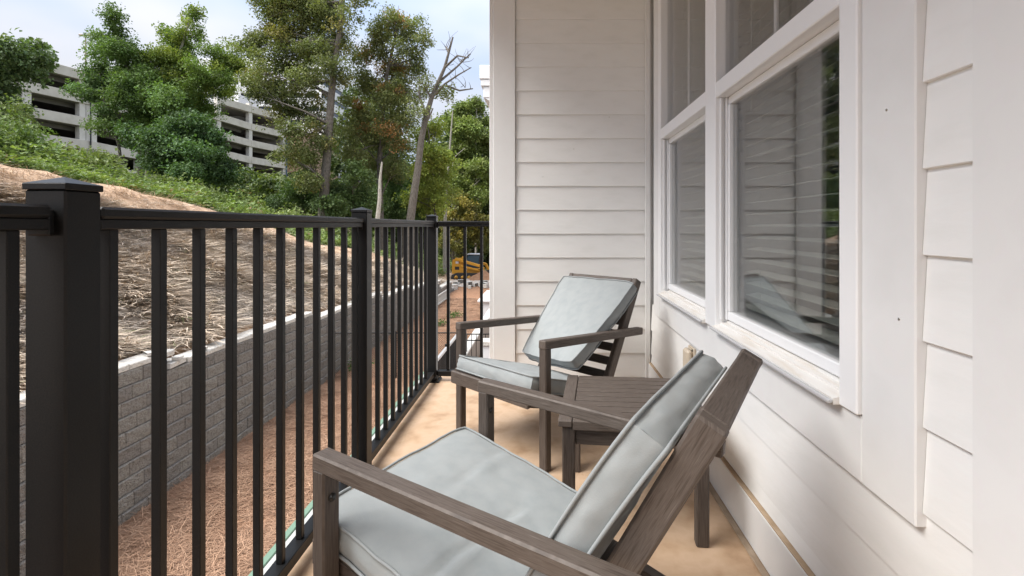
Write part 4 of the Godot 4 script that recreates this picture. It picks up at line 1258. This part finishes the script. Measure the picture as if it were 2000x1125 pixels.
# ------------------------------------------------------------------ things in the yard
func yard_things() -> void:
	# compact loader, seen from its side
	var o := thing("skid_loader", V(-5.75, YARD_Y + .05, 38.0), -.12)
	tag(o, "yellow compact track loader with dark cab beyond the yard", "loader")
	var body := part(o, "body", prism([Vector2(-1.05, .42), Vector2(-.25, .42), Vector2(.1, .62), Vector2(-.1, 1.05), Vector2(-.28, 1.58), Vector2(-.95, 1.48), Vector2(-1.02, 1.36)], -.72, .72), M.machine_yellow)
	part(body, "badge", box_mesh(Vector3(.22, .17, .012), .003), M.machine_plate, Vector3(-.66, 1.25, .728))
	part(body, "badge_mark", box_mesh(Vector3(.05, .15, .012), .003), M.machine_red, Vector3(-.52, 1.25, .730))
	part(body, "grille", prism([Vector2(-.82, .72), Vector2(-.5, .72), Vector2(-.5, .95), Vector2(-.82, .95)], .721, .735), M.machine_black)
	for q in [-1, 1]:
		var tr := part(o, "track", prism([Vector2(-1.0, .12), Vector2(-.85, .0), Vector2(1.0, .0), Vector2(1.2, .14), Vector2(1.2, .36), Vector2(1.02, .5), Vector2(-.6, .52), Vector2(-.95, .38)], q * .95 - .2, q * .95 + .2), M.machine_black)
		for k in 4:
			part(tr, "roller", tube([Vector3(-.6 + k * .48, .2, q * .95 + .205), Vector3(-.6 + k * .48, .2, q * .95 + .225), Vector3(-.6 + k * .48, .2, q * .95 + .226)], [.14, .14, .01], 10), M.machine_yellow)
		bar(o, "lift_arm", Vector3(-.75, 1.52, q * .86), Vector3(1.15, 1.00, q * .86), .14, .20, M.machine_yellow, .02)
		bar(o, "lift_link", Vector3(-.35, 1.02, q * .84), Vector3(.95, .72, q * .84), .09, .13, M.machine_yellow, .02)
		bar(o, "arm_front", Vector3(1.10, 1.04, q * .86), Vector3(1.42, .38, q * .86), .14, .18, M.machine_yellow, .02)
	part(o, "chassis", box_mesh(Vector3(1.3, .42, 1.3), .04), M.machine_yellow, Vector3(.42, .62, 0))
	var cab := part(o, "cab", prism([Vector2(-.02, .86), Vector2(.92, .86), Vector2(.96, 1.70), Vector2(.90, 1.80), Vector2(.10, 1.80), Vector2(-.04, 1.5)], -.50, .50), M.machine_glass)
	for q in [-1, 1]:
		for e in [[Vector3(-.03, .86, 0), Vector3(-.05, 1.5, 0)], [Vector3(-.05, 1.5, 0), Vector3(.10, 1.81, 0)], [Vector3(.93, .86, 0), Vector3(.97, 1.72, 0)], [Vector3(.10, 1.81, 0), Vector3(.91, 1.81, 0)]]:
			bar(cab, "cab_post", e[0] + Vector3(0, 0, q * .52), e[1] + Vector3(0, 0, q * .52), .06, .06, M.machine_black, .01, Vector3(0, 0, 1))
	part(cab, "cab_roof", box_mesh(Vector3(.92, .06, 1.12), .02), M.sill_metal, Vector3(.48, 1.84, 0))
	part(o, "bucket", prism([Vector2(1.35, .05), Vector2(2.0, .02), Vector2(2.0, .08), Vector2(1.45, .16), Vector2(1.40, .62), Vector2(1.33, .62)], -.95, .95), M.machine_black)
	# soil heap in front of it
	var hp := thing("dirt_mound", V(-4.5, YARD_Y - .1, 36.8))
	tag(hp, "heap of loose brown soil beside the yellow loader", "soil")
	var st := begin()
	st.set_smooth_group(0)
	var nr := 9
	var na := 22
	for i in nr + 1:
		for j in na:
			var r := float(i) / nr
			var a := TAU * j / na
			var y := (1.0 - r) * (1.0 - r * .3) * 1.0 + hill_noise.get_noise_2d(cos(a) * r * 30.0, sin(a) * r * 30.0) * .3 * (1.0 - r)
			st.add_vertex(Vector3(cos(a) * r * 1.9, y * .9, sin(a) * r * 1.2))
	for i in nr:
		for j in na:
			var p := i * na + j
			var p2 := i * na + (j + 1) % na
			for k in [p, p + na, p2, p2, p + na, p2 + na]:
				st.add_index(k)
	st.generate_normals()
	part(hp, "heap", st.commit(), M.pine_straw)
	# rubble stones along the pale track
	for k in 16:
		var x := rng.randf_range(-7.0, -3.2)
		var d := rng.randf_range(31.5, 35.0)
		var s := rng.randf_range(.14, .34)
		var r := thing("rubble_stone", V(x, YARD_Y, d), rng.randf() * TAU)
		part(r, "stone", rough_block(400 + k % 5, s * 1.6, s, s, .05), M.block_cap, Vector3(s * .5, 0, 0))
		tag(r, "pale rubble stone lying along the track before the loader", "stone", "rubble stones by the track")
	# weeds
	for q in [[-4.05, 22.0], [-4.25, 20.2], [-5.2, 14.2]]:
		var wd := thing("weed", V(q[0], YARD_Y, q[1]))
		tag(wd, ["low green weed in the brown yard, the farther of two beside the house", "low green weed in the brown yard, the nearer of two beside the house", "small green weed at the foot of the block wall"][[-4.05, -4.25, -5.2].find(q[0])], "weed", "weeds in the yard")
		var wh := []
		var wc := []
		for k in 16:
			wh.append(Transform3D(Basis.from_euler(Vector3(0, rng.randf() * TAU, 0)), Vector3(rng.randfn() * .16, .08 + rng.randf() * .12, rng.randfn() * .16)).scaled_local(Vector3.ONE * .45))
			wc.append(Color(.07, .12, .03) * rng.randf_range(.8, 1.3))
		many(wd, "foliage", leaf_cluster(20, 14, .3, .16), M.leaf, wh, wc)
	# white slatted panel leaning by the foot of the wall
	var lp := thing("slatted_panel", V(-5.35, YARD_Y, 26.4))
	tag(lp, "white slatted panel standing along the foot of the block wall", "panel")
	for y in [.09, .50]:
		part(lp, "rail", box_mesh(Vector3(.05, .06, 3.0), .005), M.concrete_white, Vector3(.02 - y * .08, y, 0))
	for k in 15:
		part(lp, "slat", box_mesh(Vector3(.035, .36, .06), .004), M.concrete_white, Vector3(.0, .295, -1.4 + k * .2))
	# ground floor patio: low white wall, black railing along it, picket and chain-link fence across
	var pw := thing("patio_wall", V(-2.1, YARD_Y - .05, 15.5))
	tag(pw, "low white concrete wall running along the house beyond the balcony", "wall")
	part(pw, "wall_face", box_mesh(Vector3(.16, .72, 9.0), .01), M.garage_inside, Vector3(0, .36, 0))
	part(pw, "coping", box_mesh(Vector3(.24, .06, 9.1), .012), M.concrete_white, Vector3(-.03, .756, 0))
	var pf := thing("patio_fence", V(-1.92, YARD_Y, 9.9))
	tag(pf, "low black picket railing on the ground below the far chair", "railing")
	part(pf, "rail", box_mesh(Vector3(.05, .05, 4.4), .004), M.screw, Vector3(0, 1.625, 0))
	part(pf, "rail", box_mesh(Vector3(.04, .04, 4.4), .004), M.black_metal, Vector3(0, .55, 0))
	for k in 38:
		part(pf, "picket", box_mesh(Vector3(.02, 1.03, .02), .002), M.black_metal, Vector3(0, 1.085, -2.12 + k * .1146))
	for e in [-2.2, 0.0, 2.2]:
		part(pf, "post", box_mesh(Vector3(.06, 1.72, .06), .004), M.black_metal, Vector3(0, .84, e))
	var cf := thing("chain_fence", V(-3.55, YARD_Y, 13.3))
	tag(cf, "thin black wire mesh fence crossing the yard beyond the railing", "fence")
	part(cf, "top_rail", tube([Vector3(-1.95, 1.2, 0), Vector3(1.3, 1.2, 0)], [.017, .017], 8), M.black_metal)
	for x in [-1.95, -.35, 1.3]:
		part(cf, "post", tube([Vector3(x, -.05, 0), Vector3(x, 1.24, 0), Vector3(x, 1.241, 0)], [.024, .024, .002], 8), M.black_metal)
	var ms := begin()
	for s in [-1.0, 1.0]:
		for k in range(-20, 54):
			var x0 := -1.95 + k * .0606
			var p0 := Vector2(x0, .03)
			var p1 := Vector2(x0 + s * 1.15, 1.18)
			if s < 0:
				p0.x += 1.15
				p1.x += 1.15
			var lo := p0
			var hi := p1
			var t0 := 0.0
			var t1 := 1.0
			for e in [-1.94, 1.29]:
				var t: float = (e - p0.x) / (p1.x - p0.x)
				if (p1.x > p0.x) == (e < 0.0):
					t0 = maxf(t0, t)
				else:
					t1 = minf(t1, t)
			if t1 - t0 < .02:
				continue
			lo = p0.lerp(p1, t0)
			hi = p0.lerp(p1, t1)
			add_tube(ms, [Vector3(lo.x, lo.y, s * .002), Vector3(hi.x, hi.y, s * .002)], [.0022, .0022], 3)
	var mesh := part(cf, "wire_mesh", ms.commit(), M.black_metal)
	mesh.set_meta("kind", "stuff")
	var kf := thing("picket_fence", V(-1.62, YARD_Y, 13.2))
	tag(kf, "short black picket fence piece meeting the house beyond the far chair", "fence")
	for y in [1.03, 1.19]:
		part(kf, "rail", box_mesh(Vector3(.9, .026, .026), .003), M.black_metal, Vector3(.0, y, 0))
	for k in 8:
		part(kf, "picket", box_mesh(Vector3(.016, 1.2, .016), .002), M.black_metal, Vector3(-.42 + k * .12, .59, 0))
	var pr := thing("porch_pier", V(-1.42, YARD_Y - .05, 13.0))
	tag(pr, "white square porch pier with a grey cap at the house corner", "pier")
	part(pr, "shaft", box_mesh(Vector3(.34, 1.02, .34), .01), M.far_white, Vector3(0, .51, 0))
	part(pr, "cap", box_mesh(Vector3(.42, .12, .42), .015), M.block_cap, Vector3(0, 1.081, 0))
	var pb := thing("porch_block", V(-2.55, YARD_Y - .05, 22.5))
	tag(pb, "white boxy porch base with a ledge farther along the house", "porch")
	part(pb, "base", box_mesh(Vector3(.9, .9, 3.0), .02), M.far_white, Vector3(.3, .45, 0))
	part(pb, "ledge", box_mesh(Vector3(1.1, .1, 3.2), .02), M.far_white, Vector3(.3, .951, 0))


# ------------------------------------------------------------------ chairs, cushions, table
const CW := .626     # chair width over the arms
const CT := .042


func chair(at: Vector2, yaw: float, label: String) -> Node3D:
	# at: floor point (x, d) of the near front corner; local x runs to the back of the chair, local +z to its near side
	var a := deg_to_rad(yaw)
	var c := Vector2(sin(a), cos(a))
	var mid := at + c * CW * .5
	var o := thing("lounge_chair", V(mid.x, 0, mid.y), -a)
	tag(o, label, "chair", "wooden lounge chairs on the balcony")
	var h := CW * .5
	for s in [1, -1]:
		var zo: float = s * (h - CT * .5)
		part(o, "leg", box_mesh(Vector3(.036, .520, CT), .004, .13 if s > 0 else .57), M.wood_dark, Vector3(.018, .260, zo))
		# arm: slopes down to the back, mitred over the leg
		var st := begin()
		add_box(st, Vector3(.7365, .036, CT), .004, Vector3(.365, .5315 - .0225, 0) - Vector3(0, .0, 0), Basis(Vector3(0, 0, 1), -.0654), .3 * s)
		part(o, "arm", st.commit(), M.wood, Vector3(0, .0015, zo))
		# plug over the arm's bolt
		part(o, "bolt", tube([Vector3(.0365, .46, zo), Vector3(.0390, .46, zo), Vector3(.0391, .46, zo)], [.009, .009, .0005], 10), M.bolt)
		# seat rail: from the front apron down to a foot behind the chair
		var zr: float = s * (h - CT - .018)
		var rl := prism([Vector2(-.045, .275), Vector2(-.045, .330), Vector2(.35, .214), Vector2(.93, .046), Vector2(.955, .0), Vector2(.885, .0), Vector2(.80, .030)], zr - .014, zr + .014)
		part(o, "seat_rail", rl, M.wood_dark)
		# back stile, leaning
		bar(o, "back_stile", Vector3(.478, .135, s * (h - CT - .046)), Vector3(.806, .741, s * (h - CT - .046)), .032, .052, M.wood, .005, Vector3(-.875, .485, 0))
	# front apron and seat slats
	bar(o, "apron", Vector3(-.054, .302, -h + CT + .003), Vector3(-.054, .302, h - CT - .003), .018, .060, M.wood, .004)
	for k in 8:
		var u := -.018 + k * .066
		var y := .336 - (u + .045) * .292
		bar(o, "seat_slat", Vector3(u, y, -h + CT + .004), Vector3(u, y, h - CT - .004), .048, .012, M.wood_dark, .003, Vector3(.28, .96, 0))
	# back slats between the stiles and the top rail
	var dir := Vector3(.328, .606, 0).normalized()
	for k in 8:
		var p := Vector3(.478, .135, 0) + dir * (.085 + k * .072)
		bar(o, "back_slat", p + Vector3(-.010, .006, -h + CT + .0625), p + Vector3(-.010, .006, h - CT - .0625), .014, .042, M.wood_dark, .003, dir)
	var tp := Vector3(.806, .741, 0) - dir * .021
	bar(o, "top_rail", tp + Vector3(0, .0, -h + CT + .0625), tp + Vector3(0, .0, h - CT - .0625), .050, .040, M.wood, .004, dir)
	return o


# soft box cushion. Local x across its width, z along its length, y through it.
func cushion(called: String, label: String, xf: Transform3D, w: float, l: float, th: float, puff: float, sd: int, creases := [], bow := 0.0, warp := []) -> void:
	var o := thing(called, Vector3.ZERO)
	o.transform = xf
	tag(o, label, "cushion", "grey chair cushions")
	var n := FastNoiseLite.new()
	n.seed = sd
	n.frequency = 5.0
	n.fractal_octaves = 3
	var nx := 36
	var nz := 40
	var hw := w * .5
	var hl := l * .5
	var plan := func(a: float, b: float) -> Vector2:
		var ka := pow(absf(a), 5.0) * pow(absf(b), 5.0)
		var wav := n.get_noise_2d(a * .3 + 7.0, b * .3) * .006
		return Vector2(hw * a * (1.0 - .035 * ka) + wav * signf(a) * absf(a), hl * b * (1.0 - .03 * ka) + n.get_noise_2d(b * .3, a * .3 + 3.0) * .005 * b)
	var top := func(a: float, b: float, side: float) -> Vector3:
		var p: Vector2 = plan.call(a, b)
		var e := (1.0 - pow(absf(a), 4.0)) * (1.0 - pow(absf(b), 4.0))
		var rim := minf(1.0 - absf(a), 1.0 - absf(b))
		var y := th * .5 + puff * e
		y += n.get_noise_2d(p.x * 1.5, p.y * 1.5) * .005 * minf(1.0, rim * 5.0)
		# puckers along the seam
		var run := p.y if absf(a) > absf(b) else p.x
		y += (n.get_noise_2d(run * 9.0, 40.0 + side * 5.0)) * .004 * exp(-rim * 14.0) * smoothstep(0.0, .03, rim)
		for q in creases:
			var along: float = p.y - q[0] - (p.x * q[1]) - n.get_noise_1d(p.x * 2.0) * .012
			y -= q[2] * exp(-pow(along / .010, 2.0)) * smoothstep(0.0, .06, rim) * smoothstep(q[3], q[3] + .3, a * q[4])
			y += q[2] * .5 * exp(-pow((along - .018) / .014, 2.0)) * smoothstep(0.0, .06, rim) * smoothstep(q[3], q[3] + .3, a * q[4])
		var sag := bow * (1.0 - b * b)
		var v := Vector3(p.x, y * side + sag, p.y)
		for q in warp:
			v += q[2] * ((1.0 + a * q[0]) * (1.0 + b * q[1]) * .25)
		return v
	var st := begin()
	st.set_smooth_group(0)
	for side in [1.0, -1.0]:
		var base := 0 if side > 0 else (nx + 1) * (nz + 1)
		for j in nz + 1:
			for i in nx + 1:
				var p: Vector3 = top.call(2.0 * i / nx - 1.0, 2.0 * j / nz - 1.0, side)
				st.set_uv(Vector2(p.x, p.z))
				st.add_vertex(p)
		for j in nz:
			for i in nx:
				var k := base + j * (nx + 1) + i
				var f := [k, k + 1, k + nx + 2, k, k + nx + 2, k + nx + 1]
				if side < 0:
					f.reverse()
				for q in f:
					st.add_index(q)
	st.generate_normals()
	var cover := part(o, "cover", st.commit(), M.fabric)
	# boxing: the band round the edge
	var ring := []
	var steps := 160
	for k in steps:
		var t := 4.0 * k / steps
		var s := int(t)
		var u := (t - s) * 2.0 - 1.0
		ring.append([Vector2(u, -1), Vector2(1, u), Vector2(-u, 1), Vector2(-1, -u)][s])
	var bs := begin()
	bs.set_smooth_group(0)
	var rows := 7
	for k in steps + 1:
		var ab: Vector2 = ring[k % steps]
		var e0: Vector3 = top.call(ab.x, ab.y, 1.0)
		var e1: Vector3 = top.call(ab.x, ab.y, -1.0)
		var out := Vector3(ab.x if absf(ab.x) > .999 else 0.0, 0, ab.y if absf(ab.y) > .999 else 0.0).normalized()
		for r in rows:
			var t := float(r) / (rows - 1)
			var p := e0.lerp(e1, t) + out * sin(PI * t) * (.007 + n.get_noise_2d(k * .02, t * .6) * .005)
			bs.set_uv(Vector2(k * .012, t * th))
			bs.add_vertex(p)
	for k in steps:
		for r in rows - 1:
			var p := k * rows + r
			for q in [p, p + rows, p + 1, p + 1, p + rows, p + rows + 1]:
				bs.add_index(q)
	bs.generate_normals()
	part(o, "boxing", bs.commit(), M.fabric)
	for side in [1.0, -1.0]:
		var pts := []
		var rr := []
		for k in steps:
			var ab: Vector2 = ring[k]
			var p: Vector3 = top.call(ab.x, ab.y, side)
			var out := Vector3(ab.x if absf(ab.x) > .98 else 0.0, 0, ab.y if absf(ab.y) > .98 else 0.0).normalized()
			pts.append(p + out * .004 + Vector3.UP * side * .002)
			rr.append(.0036)
		part(o, "piping", tube(pts, rr, 7, true), M.piping)


func chair_frame(at: Vector2, yaw: float) -> Transform3D:
	var a := deg_to_rad(yaw)
	var mid := at + Vector2(sin(a), cos(a)) * CW * .5
	return Transform3D(Basis(Vector3.UP, -a), V(mid.x, 0, mid.y))


# a cushion's frame in a chair: p its middle, along its length direction in the chair's side view, v its place across, skew turns it in its plane
func laid(cf: Transform3D, p: Vector2, along: Vector2, v: float, skew := 0.0) -> Transform3D:
	var z := Vector3(along.x, along.y, 0).normalized()
	var y := Vector3(-z.y, z.x, 0)
	var x := y.cross(z)
	return cf * Transform3D(Basis(x, y, z) * Basis(Vector3.UP, skew), Vector3(p.x, p.y, v))


func furniture() -> void:
	var na := Vector2(-.4952, 1.0833)
	var fa := Vector2(-.0011, 2.1338)
	chair(na, 28.9, "weathered wooden lounge chair nearest the camera, turned away to the railing")
	chair(fa, -46.27, "weathered wooden lounge chair against the end wall, facing the camera")
	var nf := chair_frame(na, 28.9)
	var ff := chair_frame(fa, -46.27)
	# seats slope down to the back
	var sdir := Vector2(1.0, -.292).normalized()
	var sn := Vector2(-sdir.y, sdir.x)
	var sp := Vector2(-.062, .343) + sdir * .265 + sn * .034
	cushion("seat_cushion", "grey seat cushion with a fold across it, on the chair nearest the camera", laid(nf, sp, sdir, .0), .526, .53, .058, .016, 5, [[.06, .10, .010, -.4, -1.0], [-.10, -.05, .004, -.2, 1.0]])
	cushion("seat_cushion", "grey seat cushion lying on the chair by the end wall", laid(ff, sp + sdir * .020, sdir, .0), .526, .53, .058, .014, 6, [[.02, .08, .004, -.6, 1.0]])
	# backs
	var bd := Vector2(.134, .228).normalized()      # up along the back
	var bn := Vector2(-bd.y, bd.x)                  # towards the sitter
	var top := Vector2(.723, .718)
	cushion("back_cushion", "grey back cushion seen edge-on in the chair nearest the camera", laid(nf, top - bd * .262 + bn * .004, -bd, .0), .526, .515, .060, .012, 8, [[.05, .0, .003, -.5, 1.0]], -.010)
	var b2 := (Vector2(.757, .737) - Vector2(.330, .315)).normalized()
	var b2n := Vector2(-b2.y, b2.x)
	var m2 := Vector2(.757, .737) - b2 * .268 - b2n * .032
	cushion("back_cushion", "pale grey back cushion propped up, slumped in the chair by the end wall", laid(ff, m2, -b2, -.006, -.035), .525, .53, .060, .014, 9, [], .0, [[-1.0, 1.0, Vector3(0, -.15, .085)], [1.0, 1.0, Vector3(0, .035, -.012)], [1.0, -1.0, Vector3(0, .012, -.016)], [-1.0, -1.0, Vector3(0, .0, .012)]])
	side_table()


func side_table() -> void:
	var o := thing("side_table", V(.315, 0, 1.915), -deg_to_rad(6.0))
	tag(o, "low weathered wooden slatted side table between the two chairs", "table")
	var w := .50
	var l := .52
	var y := .395
	for s in [-1, 1]:
		part(o, "end_board", box_mesh(Vector3(.046, .022, l), .003, .2 + .3 * s), M.wood, Vector3(s * (w * .5 - .023), y - .011, 0))
		for q in [-1, 1]:
			part(o, "leg", box_mesh(Vector3(.042, y - .0225, .042), .004, .1 + .2 * s + .07 * q), M.wood_dark, Vector3(s * (w * .5 - .034), (y - .0225) * .5, q * (l * .5 - .030)))
		part(o, "apron", box_mesh(Vector3(.018, .052, l - .105), .003, .4), M.wood_dark, Vector3(s * (w * .5 - .034), y - .060, 0))
		part(o, "apron", box_mesh(Vector3(w - .112, .052, .018), .003, .7), M.wood_dark, Vector3(0, y - .060, s * (l * .5 - .030)))
	for k in 10:
		part(o, "slat", box_mesh(Vector3(w - .096, .030, .0440), .002, .05 + k * .09), M.wood, Vector3(0, y - .0165, -l * .5 + .0235 + k * .0525))


func small_things() -> void:
	var o := thing("outlet_cover", V(.672, .41, 2.36))
	tag(o, "beige weatherproof outlet cover on the siding behind the near chair's back", "outlet")
	part(o, "backplate", box_mesh(Vector3(.010, .135, .090), .003), M.beige_plastic, Vector3(.001, 0, 0))
	var lid := part(o, "lid", box_mesh(Vector3(.030, .115, .074), .010), M.beige_plastic, Vector3(-.0192, 0, 0))
	part(lid, "hinge", tube([Vector3(.012, .058, -.03), Vector3(.012, .058, .03)], [.004, .004], 8), M.beige_plastic)
